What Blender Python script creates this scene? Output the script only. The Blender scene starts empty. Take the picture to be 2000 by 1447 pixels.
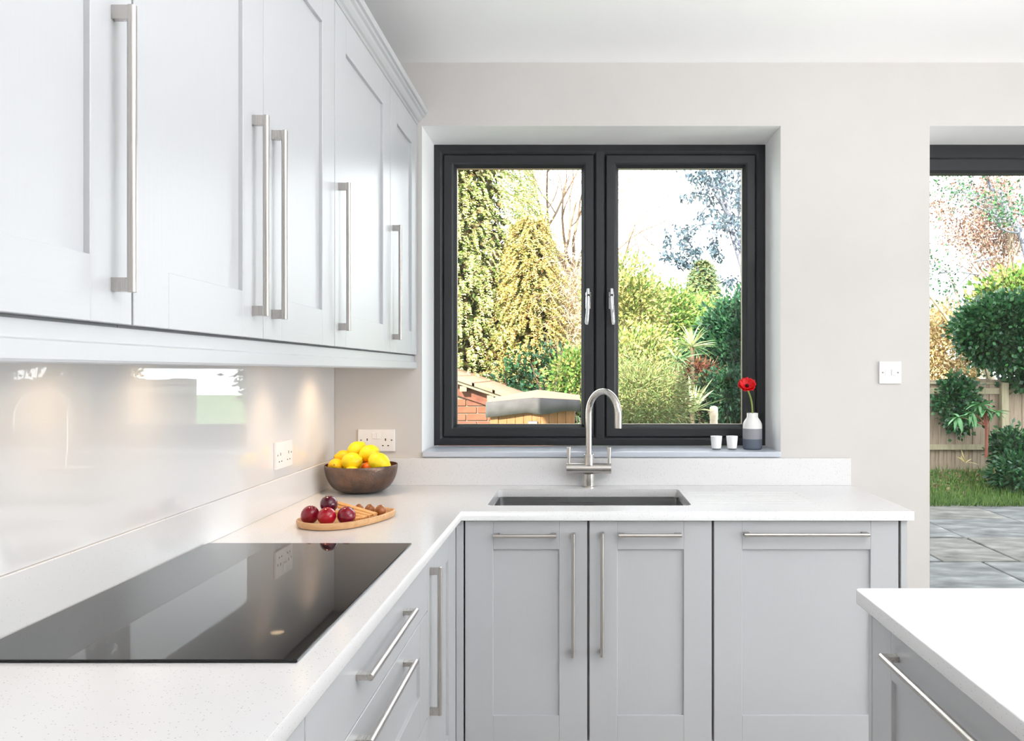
import bpy, bmesh, math, random
import numpy as np
from mathutils import Vector, Matrix

PI = math.pi
SC = bpy.context.scene
COL = SC.collection

# ------------------------------------------------------------------ camera, world, sun, large lights, exposure
F_PX = 1580.0            # focal length in pixels of a 2000 px wide frame
CAM_Z = 1.3455
cam_d = bpy.data.cameras.new('camera')
cam = bpy.data.objects.new('camera', cam_d)
COL.objects.link(cam)
cam.location = (0, 0, CAM_Z)
cam.rotation_euler = (PI / 2, 0, 0)
cam_d.sensor_fit = 'HORIZONTAL'
cam_d.sensor_width = 36
cam_d.lens = F_PX / 2000 * 36
cam_d.shift_x = -132 / 2000
cam_d.shift_y = 2.5 / 2000
cam_d.clip_start = 0.02
cam_d.clip_end = 300
SC.camera = cam

world = bpy.data.worlds.new('sky')
SC.world = world
world.use_nodes = True
bg = world.node_tree.nodes['Background']
bg.inputs[0].default_value = (0.93, 0.97, 1.0, 1)
bg.inputs[1].default_value = 6.0

sun_d = bpy.data.lights.new('sun', 'SUN')
sun = bpy.data.objects.new('sun', sun_d)
COL.objects.link(sun)
sun_d.energy = 23.0
sun_d.color = (1.0, 0.90, 0.74)
sun_d.angle = math.radians(0.6)
TO_SUN = Vector((-0.25, -0.8, 0.45)).normalized()
sun.rotation_euler = TO_SUN.to_track_quat('Z', 'Y').to_euler()
sun.location = (-4, -10, 12)

def area(name, loc, direction, sx, sy, power, col):
    d = bpy.data.lights.new(name, 'AREA')
    d.shape = 'RECTANGLE'; d.size = sx; d.size_y = sy; d.energy = power; d.color = col
    o = bpy.data.objects.new(name, d); COL.objects.link(o)
    o.location = loc
    o.rotation_euler = (-Vector(direction)).to_track_quat('Z', 'Y').to_euler()
    return o
# added area lamp standing in for daylight from the unseen right hand glazing
area('daylight_fill_right', (4.70, 0.35, 1.25), (-1, 0, 0), 3.6, 2.0, 43, (0.95, 0.98, 1.0))

vs = SC.view_settings
vs.view_transform = 'Standard'
vs.look = 'None'
vs.gamma = 1.0
vs.use_curve_mapping = False
vs.exposure = 0.07
SC.display_settings.display_device = 'sRGB'
try:
    SC.cycles.use_denoising = True
    SC.cycles.max_bounces = 14
    SC.cycles.diffuse_bounces = 6
    SC.cycles.glossy_bounces = 5
    SC.cycles.transparent_max_bounces = 16
    SC.cycles.caustics_reflective = False
    SC.cycles.caustics_refractive = False
    SC.cycles.sample_clamp_indirect = 6
except Exception:
    pass

# ------------------------------------------------------------------ materials
def srgb(r, g, b):
    def f(c):
        c /= 255.0
        return c / 12.92 if c <= 0.04045 else ((c + 0.055) / 1.055) ** 2.4
    return (f(r), f(g), f(b), 1.0)

class NT:
    def __init__(s, name):
        s.m = bpy.data.materials.new(name); s.m.use_nodes = True
        s.t = s.m.node_tree; s.n = s.t.nodes
        s.p = s.n['Principled BSDF']; s.out = s.n['Material Output']
    def node(s, kind, **kw):
        n = s.n.new(kind)
        for k, v in kw.items(): setattr(n, k, v)
        return n
    def link(s, a, b): s.t.links.new(a, b)
    def coord(s, scale=(1, 1, 1), which='Object'):
        tc = s.node('ShaderNodeTexCoord'); mp = s.node('ShaderNodeMapping')
        mp.inputs['Scale'].default_value = scale
        s.link(tc.outputs[which], mp.inputs[0])
        return mp.outputs[0]
    def noise(s, vec, scale, detail=4, rough=0.55):
        n = s.node('ShaderNodeTexNoise')
        n.inputs['Scale'].default_value = scale; n.inputs['Detail'].default_value = detail
        n.inputs['Roughness'].default_value = rough
        s.link(vec, n.inputs['Vector'])
        return n.outputs['Fac']
    def ramp(s, fac, stops, interp='LINEAR'):
        r = s.node('ShaderNodeValToRGB'); cr = r.color_ramp; cr.interpolation = interp
        while len(cr.elements) < len(stops): cr.elements.new(0.5)
        for e, (p, c) in zip(cr.elements, stops):
            e.position = p; e.color = c
        s.link(fac, r.inputs[0])
        return r.outputs[0]
    def bump(s, h, strength, dist=0.002):
        b = s.node('ShaderNodeBump'); b.inputs['Strength'].default_value = strength
        b.inputs['Distance'].default_value = dist
        s.link(h, b.inputs['Height']); s.link(b.outputs[0], s.p.inputs['Normal'])
    def base(s, col, rough=0.5, metal=0.0, spec=0.5):
        s.p.inputs['Base Color'].default_value = col
        s.p.inputs['Roughness'].default_value = rough
        s.p.inputs['Metallic'].default_value = metal
        s.p.inputs['Specular IOR Level'].default_value = spec
        return s

def plain(name, col, rough=0.5, metal=0.0, spec=0.5):
    return NT(name).base(col, rough, metal, spec).m

def mat_varied(name, stops, scale, rough=0.6, metal=0.0, bump=0.0, vecscale=(1, 1, 1), detail=5, dist=0.002, spec=0.5):
    t = NT(name).base(stops[0][1], rough, metal, spec)
    v = t.coord(vecscale); f = t.noise(v, scale, detail)
    t.link(t.ramp(f, stops), t.p.inputs['Base Color'])
    if bump: t.bump(f, bump, dist)
    return t.m

M = {}
def dk(r, g, b, k=.42):
    c = srgb(r, g, b)
    return (c[0] * k, c[1] * k, c[2] * k, 1)
M['wall'] = mat_varied('wall_paint', [(0.3, srgb(205, 201, 198)), (0.7, srgb(209, 205, 202))], 3, 0.75, spec=0.3)
M['ceiling'] = plain('ceiling_paint', srgb(250, 250, 250), 0.85, spec=0.2)
M['reveal'] = plain('reveal_paint', srgb(251, 251, 251), 0.7)

def wood_paint(name, col, axis):
    t = NT(name).base(col, 0.34)
    sc = {'z': (90, 90, 5), 'x': (5, 90, 90), 'y': (90, 5, 90)}[axis]
    v = t.coord(sc); f = t.noise(v, 1.0, 4, 0.6)
    t.bump(f, 0.22, 0.0012)
    return t.m
GREY = srgb(191, 192, 195)
for ax in 'xyz': M['paint_' + ax] = wood_paint('cabinet_paint_' + ax, GREY, ax)
M['carcass'] = plain('cabinet_carcass', srgb(150, 150, 150), 0.6)
M['gasket'] = plain('dark_shadow_gap_lining', srgb(70, 70, 72), 0.8)

def quartz():
    t = NT('white_quartz').base(srgb(226, 225, 226), 0.16)
    v = t.coord()
    vo = t.node('ShaderNodeTexVoronoi'); vo.inputs['Scale'].default_value = 210
    t.link(v, vo.inputs['Vector'])
    pick = t.node('ShaderNodeMath', operation='LESS_THAN'); pick.inputs[1].default_value = 0.22
    t.link(vo.outputs['Distance'], pick.inputs[0])
    sep = t.node('ShaderNodeSeparateColor'); t.link(vo.outputs['Color'], sep.inputs[0])
    p2 = t.node('ShaderNodeMath', operation='GREATER_THAN'); p2.inputs[1].default_value = 0.72
    t.link(sep.outputs[0], p2.inputs[0])
    mul = t.node('ShaderNodeMath', operation='MULTIPLY')
    t.link(pick.outputs[0], mul.inputs[0]); t.link(p2.outputs[0], mul.inputs[1])
    c = t.ramp(mul.outputs[0], [(0.0, srgb(226, 225, 226)), (1.0, srgb(188, 184, 183))])
    t.link(c, t.p.inputs['Base Color'])
    return t.m
M['quartz'] = quartz()

def splash():
    t = NT('back_painted_glass').base(srgb(226, 225, 226), 0.45)
    t.p.inputs['Coat Weight'].default_value = 1.0
    t.p.inputs['Coat Roughness'].default_value = 0.01
    t.p.inputs['Coat IOR'].default_value = 1.52
    return t.m
M['splash'] = splash()
M['hob'] = plain('black_ceramic_glass', srgb(26, 26, 28), 0.03, spec=0.30)

def steel(name, col, rough, axis):
    t = NT(name).base(col, rough, 1.0)
    sc = {'x': (4, 400, 400), 'y': (400, 4, 400), 'z': (400, 400, 4)}[axis]
    f = t.noise(t.coord(sc), 1.0, 2)
    t.link(t.ramp(f, [(0.3, (rough * .8,) * 3 + (1,)), (0.7, (rough * 1.25,) * 3 + (1,))]), t.p.inputs['Roughness'])
    t.bump(f, 0.05, 0.0004)
    return t.m
M['steel_x'] = steel('brushed_steel_x', srgb(196, 191, 187), 0.30, 'x')
M['steel_y'] = steel('brushed_steel_y', srgb(196, 191, 187), 0.30, 'y')
M['steel_z'] = steel('brushed_steel_z', srgb(196, 191, 187), 0.30, 'z')
M['tap'] = steel('brushed_nickel_tap', srgb(214, 209, 203), 0.24, 'z')
M['basin'] = steel('brushed_steel_basin', srgb(165, 165, 166), 0.33, 'x')
M['chrome'] = plain('polished_chrome', srgb(225, 226, 228), 0.07, 1.0)

def frame_mat():
    t = NT('anthracite_window_foil').base(srgb(36, 38, 41), 0.42)
    f = t.noise(t.coord((60, 60, 60)), 8, 4)
    t.bump(f, 0.12, 0.001)
    return t.m
M['frame'] = frame_mat()
M['spacer'] = plain('window_spacer_bar', srgb(150, 140, 130), 0.4, 0.6)

def glass_pane():
    t = NT('clear_window_pane')
    t.n.remove(t.p)
    tr = t.node('ShaderNodeBsdfTransparent'); tr.inputs[0].default_value = (0.97, 0.985, 0.98, 1)
    gl = t.node('ShaderNodeBsdfGlossy'); gl.inputs['Roughness'].default_value = 0.0
    fr = t.node('ShaderNodeFresnel'); fr.inputs[0].default_value = 1.33
    mx = t.node('ShaderNodeMixShader')
    t.link(fr.outputs[0], mx.inputs[0]); t.link(tr.outputs[0], mx.inputs[1]); t.link(gl.outputs[0], mx.inputs[2])
    t.link(mx.outputs[0], t.out.inputs[0])
    return t.m
M['glass'] = glass_pane()
M['sill'] = plain('lilac_grey_sill_paint', srgb(198, 203, 214), 0.30)
M['white_plastic'] = plain('white_plastic', srgb(238, 236, 238), 0.3)
M['hole'] = plain('dark_recess', srgb(40, 34, 32), 0.7)
M['screw'] = plain('screw_metal', srgb(150, 145, 140), 0.35, 0.8)
M['floor'] = mat_varied('pale_oak_floor', [(0.3, srgb(186, 180, 172)), (0.7, srgb(204, 199, 192))], 1, 0.45, vecscale=(2, 30, 2))

def emis(name, col, strength):
    t = NT(name)
    t.p.inputs['Base Color'].default_value = col
    t.p.inputs['Emission Color'].default_value = col
    t.p.inputs['Emission Strength'].default_value = strength
    return t.m
M['warm_lens'] = emis('warm_lamp_lens', (1.0, 0.72, 0.42, 1), 14)
M['fill_lens'] = emis('fill_lamp_diffuser', (1.0, 0.97, 0.94, 1), 3)

# ------------------------------------------------------------------ object helpers
def mk(name, me, mat, parent=None):
    o = bpy.data.objects.new(name, me)
    COL.objects.link(o)
    if mat is not None and len(me.materials) == 0:
        me.materials.append(mat if not isinstance(mat, str) else M[mat])
    if parent is not None:
        o.parent = parent
        if 'org' in parent:       # world-coordinate meshes under an Empty
            o.matrix_parent_inverse = Matrix.Translation(-Vector(parent['org']))
    return o

def tag(o, label=None, cat=None, group=None, kind=None):
    if label: o['label'] = label
    if cat: o['category'] = cat
    if group: o['group'] = group
    if kind: o['kind'] = kind
    return o

def thing(name, label, cat, loc, group=None, kind=None):
    """Empty at the base; meshes of its parts are written in world coordinates."""
    o = bpy.data.objects.new(name, None)
    o.empty_display_size = 0.05
    COL.objects.link(o)
    o.location = loc
    o['org'] = list(loc)
    return tag(o, label, cat, group, kind)

def local_thing(name, label, cat, loc, rotz=0, group=None):
    """Empty at the base; meshes of its parts are written in local coordinates."""
    o = bpy.data.objects.new(name, None)
    o.empty_display_size = 0.05
    COL.objects.link(o)
    o.location = loc
    o.rotation_euler = (0, 0, rotz)
    return tag(o, label, cat, group)

def bm_box(bm, x0, x1, y0, y1, z0, z1):
    x0, x1 = min(x0, x1), max(x0, x1); y0, y1 = min(y0, y1), max(y0, y1); z0, z1 = min(z0, z1), max(z0, z1)
    v = [bm.verts.new(p) for p in ((x0, y0, z0), (x1, y0, z0), (x1, y1, z0), (x0, y1, z0),
                                   (x0, y0, z1), (x1, y0, z1), (x1, y1, z1), (x0, y1, z1))]
    for f in ((3, 2, 1, 0), (4, 5, 6, 7), (0, 1, 5, 4), (1, 2, 6, 5), (2, 3, 7, 6), (3, 0, 4, 7)):
        bm.faces.new([v[i] for i in f])

def bm_mesh(bm, name, bevel=0.0, seg=1, smooth=False, angle=None):
    if bevel:
        bmesh.ops.bevel(bm, geom=bm.edges[:], offset=bevel, segments=seg, affect='EDGES', profile=0.6, clamp_overlap=True)
    bmesh.ops.recalc_face_normals(bm, faces=bm.faces[:])
    me = bpy.data.meshes.new(name)
    bm.to_mesh(me); bm.free()
    if smooth:
        me.polygons.foreach_set('use_smooth', [True] * len(me.polygons))
        if angle: me.set_sharp_from_angle(angle=angle)
    return me

def box(name, b, mat, parent=None, bevel=0.0, seg=1):
    bm = bmesh.new(); bm_box(bm, *b)
    return mk(name, bm_mesh(bm, name, bevel, seg, smooth=False), mat, parent)

def boxes(name, bs, mat, parent=None, bevel=0.0):
    bm = bmesh.new()
    for b in bs: bm_box(bm, *b)
    return mk(name, bm_mesh(bm, name, bevel), mat, parent)

def np_mesh(name, verts, faces, smooth=False):
    """faces: (n,k) int array, all of the same size"""
    verts = np.asarray(verts, np.float32); faces = np.asarray(faces, np.int32)
    me = bpy.data.meshes.new(name)
    k = faces.shape[1]; n = len(faces)
    me.vertices.add(len(verts)); me.vertices.foreach_set('co', verts.ravel())
    me.loops.add(n * k); me.loops.foreach_set('vertex_index', faces.ravel())
    me.polygons.add(n); me.polygons.foreach_set('loop_start', np.arange(0, n * k, k, dtype=np.int32))
    if smooth: me.polygons.foreach_set('use_smooth', np.ones(n, bool))
    me.update(calc_edges=True)
    return me

def lathe(prof, seg=48, center=(0, 0, 0), axis='z'):
    """prof: list of (r, z) from start to end; closes at r == 0"""
    bm = bmesh.new(); rings = []
    cx, cy, cz = center
    def pt(r, h, a):
        if axis == 'z': return (cx + r * math.cos(a), cy + r * math.sin(a), cz + h)
        if axis == 'x': return (cx + h, cy + r * math.cos(a), cz + r * math.sin(a))
        return (cx + r * math.cos(a), cy + h, cz + r * math.sin(a))
    for r, h in prof:
        if r < 1e-6: rings.append([bm.verts.new(pt(0, h, 0))])
        else: rings.append([bm.verts.new(pt(r, h, 2 * PI * k / seg)) for k in range(seg)])
    for a, b in zip(rings, rings[1:]):
        for k in range(seg):
            k2 = (k + 1) % seg
            if len(a) == 1 and len(b) == 1: continue
            if len(a) == 1: bm.faces.new((a[0], b[k2], b[k]))
            elif len(b) == 1: bm.faces.new((a[k], a[k2], b[0]))
            else: bm.faces.new((a[k], a[k2], b[k2], b[k]))
    return bm

def lathe_obj(name, prof, mat, parent=None, seg=48, center=(0, 0, 0), axis='z', angle=0.7):
    return mk(name, bm_mesh(lathe(prof, seg, center, axis), name, smooth=True, angle=angle), mat, parent)

def tube_data(pts, radii, sides=10, cap=True):
    pts = [Vector(p) for p in pts]
    if isinstance(radii, (int, float)): radii = [radii] * len(pts)
    V = []; Fq = []
    t0 = (pts[1] - pts[0]).normalized()
    up = Vector((0, 0, 1)) if abs(t0.z) < 0.9 else Vector((1, 0, 0))
    n = t0.cross(up).normalized()
    for i, p in enumerate(pts):
        t = (pts[min(i + 1, len(pts) - 1)] - pts[max(i - 1, 0)])
        t = t.normalized() if t.length > 1e-9 else t0
        n = (n - t * n.dot(t))
        n = n.normalized() if n.length > 1e-6 else t.orthogonal().normalized()
        b = t.cross(n)
        for k in range(sides):
            a = 2 * PI * k / sides
            V.append(p + (n * math.cos(a) + b * math.sin(a)) * radii[i])
    for i in range(len(pts) - 1):
        for k in range(sides):
            k2 = (k + 1) % sides
            Fq.append((i * sides + k, i * sides + k2, (i + 1) * sides + k2, (i + 1) * sides + k))
    return V, Fq

def tube_bm(pts, radii, sides=16, bm=None):
    bm = bm or bmesh.new()
    V, Fq = tube_data(pts, radii, sides)
    vs_ = [bm.verts.new(v) for v in V]
    for f in Fq: bm.faces.new([vs_[i] for i in f])
    bm.faces.new(vs_[:sides][::-1]); bm.faces.new(vs_[-sides:])
    return bm

def tube(name, pts, radii, mat, parent=None, sides=16):
    return mk(name, bm_mesh(tube_bm(pts, radii, sides), name, smooth=True, angle=0.8), mat, parent)

def ring_frame(name, x0, x1, z0, z1, prof, mat, parent):
    """mitred rectangular frame; prof: closed list of (inset from the outer edge, y)"""
    bm = bmesh.new(); n = len(prof); cs = []
    for (sx, sz) in ((0, 0), (1, 0), (1, 1), (0, 1)):
        cs.append([bm.verts.new(((x0 + i) if sx == 0 else (x1 - i), y, (z0 + i) if sz == 0 else (z1 - i))) for i, y in prof])
    for c in range(4):
        a, b = cs[c], cs[(c + 1) % 4]
        for k in range(n):
            bm.faces.new((a[k], a[(k + 1) % n], b[(k + 1) % n], b[k]))
    return mk(name, bm_mesh(bm, name), mat, parent)

def prism_along_y(name, prof, y0, y1, mat, parent=None):
    """closed (x, z) profile extruded along y"""
    bm = bmesh.new()
    a = [bm.verts.new((x, y0, z)) for x, z in prof]; b = [bm.verts.new((x, y1, z)) for x, z in prof]
    n = len(prof)
    for k in range(n): bm.faces.new((a[k], a[(k + 1) % n], b[(k + 1) % n], b[k]))
    bm.faces.new(a[::-1]); bm.faces.new(b)
    return mk(name, bm_mesh(bm, name), mat, parent)

def curve_slab(loops, z0, z1, bevel):
    """2D outline with holes -> bevelled slab mesh data"""
    cu = bpy.data.curves.new('tmp', 'CURVE'); cu.dimensions = '2D'; cu.fill_mode = 'BOTH'
    h = (z1 - z0) / 2
    cu.extrude = h - bevel; cu.bevel_depth = bevel; cu.bevel_resolution = 2; cu.offset = -bevel
    for lp in loops:
        s = cu.splines.new('POLY'); s.points.add(len(lp) - 1); s.use_cyclic_u = True
        for p, q in zip(s.points, lp): p.co = (q[0], q[1], 0, 1)
    o = bpy.data.objects.new('tmp', cu); COL.objects.link(o)
    o.location = (0, 0, 0)
    dg = bpy.context.evaluated_depsgraph_get()
    me = bpy.data.meshes.new_from_object(o.evaluated_get(dg), depsgraph=dg)
    bpy.data.objects.remove(o); bpy.data.curves.remove(cu)
    me.transform(Matrix.Translation((0, 0, (z0 + z1) / 2)))
    return me

def join_meshes(name, mes):
    bm = bmesh.new()
    for m_ in mes: bm.from_mesh(m_)
    bmesh.ops.remove_doubles(bm, verts=bm.verts[:], dist=1e-5)
    me = bpy.data.meshes.new(name); bm.to_mesh(me); bm.free()
    return me

def rrect(x0, x1, y0, y1, r, n=5, ccw=True):
    pts = []
    for cx, cy, a0 in ((x1 - r, y0 + r, -PI / 2), (x1 - r, y1 - r, 0), (x0 + r, y1 - r, PI / 2), (x0 + r, y0 + r, PI)):
        for k in range(n + 1):
            a = a0 + (PI / 2) * k / n
            pts.append((cx + r * math.cos(a), cy + r * math.sin(a)))
    return pts if ccw else pts[::-1]

# ================================================================== the room shell
Y_WALL = 3.191; Y_FR = 3.45
X_LW = -0.981
WX0, WX1, WZ0, WZ1 = -0.622, 0.793, 1.009, 2.315       # window opening
DX0, DX1 = 1.381, 4.15                                    # garden door opening
CEIL = 2.565

def struct(o, label, cat):
    return tag(o, label, cat, kind='structure')

struct(box('floor', (-1.3, 5.1, -3.3, 3.60, -0.10, 0.0), 'floor'), 'pale oak kitchen floor running under the cabinets', 'floor')
struct(box('ceiling', (-1.3, 5.1, -3.3, 3.60, CEIL, CEIL + 0.18), 'ceiling'), 'plain white flat ceiling above the window wall', 'ceiling')
struct(boxes('wall_front', [
    (-1.3, WX0, Y_WALL, 3.56, 0, CEIL), (WX0, WX1, Y_WALL, 3.56, 0, WZ0), (WX0, WX1, Y_WALL, 3.56, WZ1, CEIL),
    (WX1, DX0, Y_WALL, 3.56, 0, CEIL), (DX0, DX1, Y_WALL, 3.56, WZ1, CEIL), (DX1, 5.1, Y_WALL, 3.56, 0, CEIL)], 'wall'),
    'off white painted wall holding the dark window and garden door', 'wall')
wf = bpy.data.objects['wall_front'].data
wf.materials.append(M['reveal'])
for p in wf.polygons:          # the reveals of both openings are a purer white than the wall face, also to brighten them
    if abs(p.normal.y) < .5 and Y_WALL < p.center.y < 3.56: p.material_index = 1
struct(box('wall_left', (-1.3, X_LW, -3.0, Y_WALL, 0, CEIL), 'wall'), 'off white wall behind the wall cabinets', 'wall')
struct(boxes('wall_right', [(4.8, 5.1, -3.0, -1.9, 0, CEIL), (4.8, 5.1, 2.3, Y_WALL, 0, CEIL),
                            (4.8, 5.1, -1.9, 2.3, 2.3, CEIL), (4.8, 5.1, -1.9, 2.3, 0, 0.2)], 'wall'),
       'white side wall with a wide glazed opening', 'wall')
struct(box('wall_back', (-1.3, 5.1, -3.3, -3.0, 0, CEIL), 'wall'), 'plain white rear wall of the kitchen', 'wall')
# unseen house above, its upper storey sized to cast the patio's shade
M['render'] = mat_varied('house_brick_render', [(0.3, srgb(150, 100, 80)), (0.7, srgb(175, 125, 100))], 6, 0.9)
struct(box('roof', (-1.35, 7.4, -7.0, 3.75, 2.80, 2.95), 'render'), 'flat roof slab over the kitchen', 'roof')
struct(box('wall_upper_shade', (-0.3, 7.4, -7.0, 3.5, 2.95, 6.6), 'render'), 'unseen brick upper storey sized to shade the patio', 'wall')

# ------------------------------------------------------------------ window
win = thing('window_1', 'black framed double casement window above the sink', 'window', (0.085, Y_FR, 1.031), kind='structure')
FZ0 = 1.031
ring_frame('outer_frame', WX0 + .001, WX1 - .001, FZ0, WZ1 - .001,
           [(0, 3.452), (0.026, 3.450), (0.040, 3.458), (0.046, 3.472), (0.046, 3.53), (0, 3.53)], 'frame', win)
prof_sash = [(0, 3.449), (0.004, 3.445), (0.034, 3.445), (0.041, 3.449), (0.052, 3.468), (0.052, 3.50), (0, 3.50)]
bm = bmesh.new()
pr = [(0.058, 3.470), (0.064, 3.456), (0.072, 3.450), (0.102, 3.450), (0.110, 3.456), (0.116, 3.470), (0.116, 3.53), (0.058, 3.53)]
a = [bm.verts.new((x, y, FZ0 + .03)) for x, y in pr]; b = [bm.verts.new((x, y, WZ1 - .03)) for x, y in pr]
for k in range(8): bm.faces.new((a[k], a[(k + 1) % 8], b[(k + 1) % 8], b[k]))
mk('mullion', bm_mesh(bm, 'mullion'), 'frame', win)
def window_handle(parent, x, zc):
    base = box('handle_plate', (x - .011, x + .011, 3.434, 3.446, zc - .02, zc + .052), 'chrome', parent, .003, 2)
    bm = bmesh.new()
    tube_bm([(x, 3.436, zc + .034), (x, 3.412, zc + .034)], .011, 20, bm)
    mk('handle_boss', bm_mesh(bm, 'boss', smooth=True, angle=.6), 'chrome', parent)
    s = -1 if x < 0.085 else 1
    tube('handle_lever', [(x, 3.410, zc + .064), (x, 3.408, zc + .04), (x, 3.402, zc + .01), (x + .003 * s, 3.400, zc - .04), (x + .006 * s, 3.402, zc - .078), (x + .006 * s, 3.403, zc - .088)],
         [.006, .0085, .0085, .008, .0085, .006], 'chrome', parent, 16)
    box('handle_lock', (x - .005, x + .005, 3.398, 3.404, zc + .028, zc + .04), 'hole', parent, .001)
for x0, x1, hx in ((-0.579, 0.061, 0.037), (0.113, 0.750, 0.135)):
    s = ring_frame('sash', x0, x1, FZ0 + .037, WZ1 - .045, prof_sash, 'frame', win)
    ring_frame('spacer_bar', x0 + .048, x1 - .048, FZ0 + .085, WZ1 - .093, [(0, 3.470), (0.006, 3.470), (0.006, 3.484), (0, 3.484)], 'spacer', s)
    box('glass_pane', (x0 + .050, x1 - .050, 3.474, 3.480, FZ0 + .087, WZ1 - .095), 'glass', s)
    window_handle(s, hx, 1.632)
sill = box('window_sill', (WX0, WX1, 3.180, 3.452, 1.009, 1.031), 'sill', None, .006, 3)
tag(sill, 'lilac grey painted window sill board under the black window', 'sill', kind='structure')

# ------------------------------------------------------------------ garden door
dr = thing('door_1', 'black framed full height glazed garden door on the right', 'door', (2.76, Y_FR, 0), kind='structure')
ring_frame('outer_frame', DX0 + .001, DX1 - .001, 0.0, WZ1 - .001,
           [(0, 3.452), (0.055, 3.450), (0.060, 3.456), (0.060, 3.53), (0, 3.53)], 'frame', dr)
xs = [1.438, 2.34, 3.24, 4.095]
for k in range(3):
    s = ring_frame('door_leaf', xs[k] + .002, xs[k + 1] - .002, 0.03, WZ1 - .056,
                   [(0, 3.458), (0.052, 3.458), (0.062, 3.470), (0.062, 3.52), (0, 3.52)], 'frame', dr)
    box('glass_pane', (xs[k] + .06, xs[k + 1] - .06, 3.485, 3.492, 0.09, WZ1 - .116), 'glass', s)
bm = None

# unseen right hand glazing, added so that light can come from the side
w2 = thing('window_2', 'wide glazed sliding window added unseen in the side wall for light', 'window', (4.95, .2, .2), kind='structure')
boxes('outer_frame', [(4.92, 4.98, -1.9, 2.3, .2, .26), (4.92, 4.98, -1.9, 2.3, 2.24, 2.3), (4.92, 4.98, -1.9, -1.84, .26, 2.24),
                      (4.92, 4.98, 2.24, 2.3, .26, 2.24), (4.92, 4.98, .17, .23, .26, 2.24)], 'frame', w2)
box('glass_pane', (4.947, 4.953, -1.84, 2.24, .26, 2.24), 'glass', w2)

# ================================================================== cabinets
WT = 0.900; WB = 0.870          # worktop top and underside

class Face:
    """maps (u along the front, w outwards, z) boxes into the world for a cabinet front"""
    def __init__(s, kind, plane): s.k = kind; s.p = plane
    def b(s, u0, u1, w0, w1, z0, z1):
        if s.k == 'front': return (u0, u1, s.p - w0, s.p - w1, z0, z1)      # faces -Y
        if s.k == 'left': return (s.p + w0, s.p + w1, u0, u1, z0, z1)       # on the left run, faces +X
        return (s.p - w0, s.p - w1, u0, u1, z0, z1)                         # island, faces -X
    def pt(s, u, w, z):
        if s.k == 'front': return (u, s.p - w, z)
        if s.k == 'left': return (s.p + w, u, z)
        return (s.p - w, u, z)
    def along(s): return 'x' if s.k == 'front' else 'y'

def bar_handle(parent, F, u0, u1, z0, z1, label=None):
    """bar handle between two square posts; vertical when u0 == u1"""
    R = .0062; W_ = .026
    vert = abs(u1 - u0) < 1e-6
    bm = bmesh.new()
    if vert:
        tube_bm([F.pt(u0, W_, z0), F.pt(u0, W_, z0 + .0005), F.pt(u0, W_, z1 - .0005), F.pt(u0, W_, z1)], [R - .0008, R, R, R - .0008], 16, bm)
        for z in (z0 + .0105, z1 - .0105): bm_box(bm, *F.b(u0 - .0052, u0 + .0052, -.0005, W_, z - .0095, z + .0095))
        mat = M['steel_z']
    else:
        tube_bm([F.pt(u0, W_, z0), F.pt(u0 + .0005, W_, z0), F.pt(u1 - .0005, W_, z0), F.pt(u1, W_, z0)], [R - .0008, R, R, R - .0008], 16, bm)
        for u in (u0 + .0105, u1 - .0105): bm_box(bm, *F.b(u - .0095, u + .0095, -.0005, W_, z0 - .0052, z0 + .0052))
        mat = M['steel_' + F.along()]
    o = mk('handle', bm_mesh(bm, 'handle', smooth=True, angle=.6), mat, parent)
    o['label'] = 'brushed steel bar handle'
    return o

def shaker(parent, name, F, u0, u1, z0, z1, st=.09, rt=.092, rb=.09, handles=(), rec=.009, bev=.0011):
    g = .0018
    u0 += g; u1 -= g
    d = box(name, F.b(u0 + st - .006, u1 - st + .006, -.016, -rec, z0 + rb - .006, z1 - rt + .006), 'paint_z', parent)
    for a_, b_ in ((u0, u0 + st), (u1 - st, u1)): box('stile', F.b(a_, b_, -.021, 0, z0, z1), 'paint_z', d, bev)
    for a_, b_ in ((z0, z0 + rb), (z1 - rt, z1)): box('rail', F.b(u0 + st, u1 - st, -.021, 0, a_, b_), 'paint_' + F.along(), d, bev)
    for h in handles: bar_handle(d, F, *h)
    return d

def carcass(parent, b, open_top=True):
    x0, x1, y0, y1, z0, z1 = b; t = .016
    bs = [(x0, x0 + t, y0, y1, z0, z1), (x1 - t, x1, y0, y1, z0, z1), (x0 + t, x1 - t, y0, y1, z0, z0 + t),
          (x0 + t, x1 - t, y0, y0 + t, z0 + t, z1), (x0 + t, x1 - t, y1 - t, y1, z0 + t, z1)]
    if not open_top: bs.append((x0 + t, x1 - t, y0 + t, y1 - t, z1 - t, z1))
    return boxes('carcass', bs, 'carcass', parent)

# ---- run below the window
FF = Face('front', 2.603)
sc_ = thing('sink_cabinet', 'pale grey two door base cabinet below the sink', 'cabinet', (.03, 2.9, 0.0))
carcass(sc_, (-.372, .428, 2.626, 3.185, .15, WB - .004))
shaker(sc_, 'door', FF, -.370, .026, .15, WB - .004, handles=[(-.276, -.074, .8215, .8215), (-.0205, -.0205, .4345, .829)])
shaker(sc_, 'door', FF, .030, .427, .15, WB - .004, handles=[(.124, .326, .8235, .8235), (.072, .072, .437, .831)])
dw = thing('integrated_appliance', 'pale grey single wide base unit front right of the sink cabinet', 'cabinet', (.73, 2.9, 0.0))
carcass(dw, (.430, 1.030, 2.626, 3.185, .15, WB - .004))
shaker(dw, 'door', FF, .431, 1.028, .15, WB - .004, handles=[(.525, .925, .8255, .8255)])
tag(box('end_panel', (1.033, 1.054, 2.600, 3.188, 0.0, WB - .001), 'paint_z', None, .001),
    'narrow grey end panel closing the cabinets below the window', 'panel')
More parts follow.
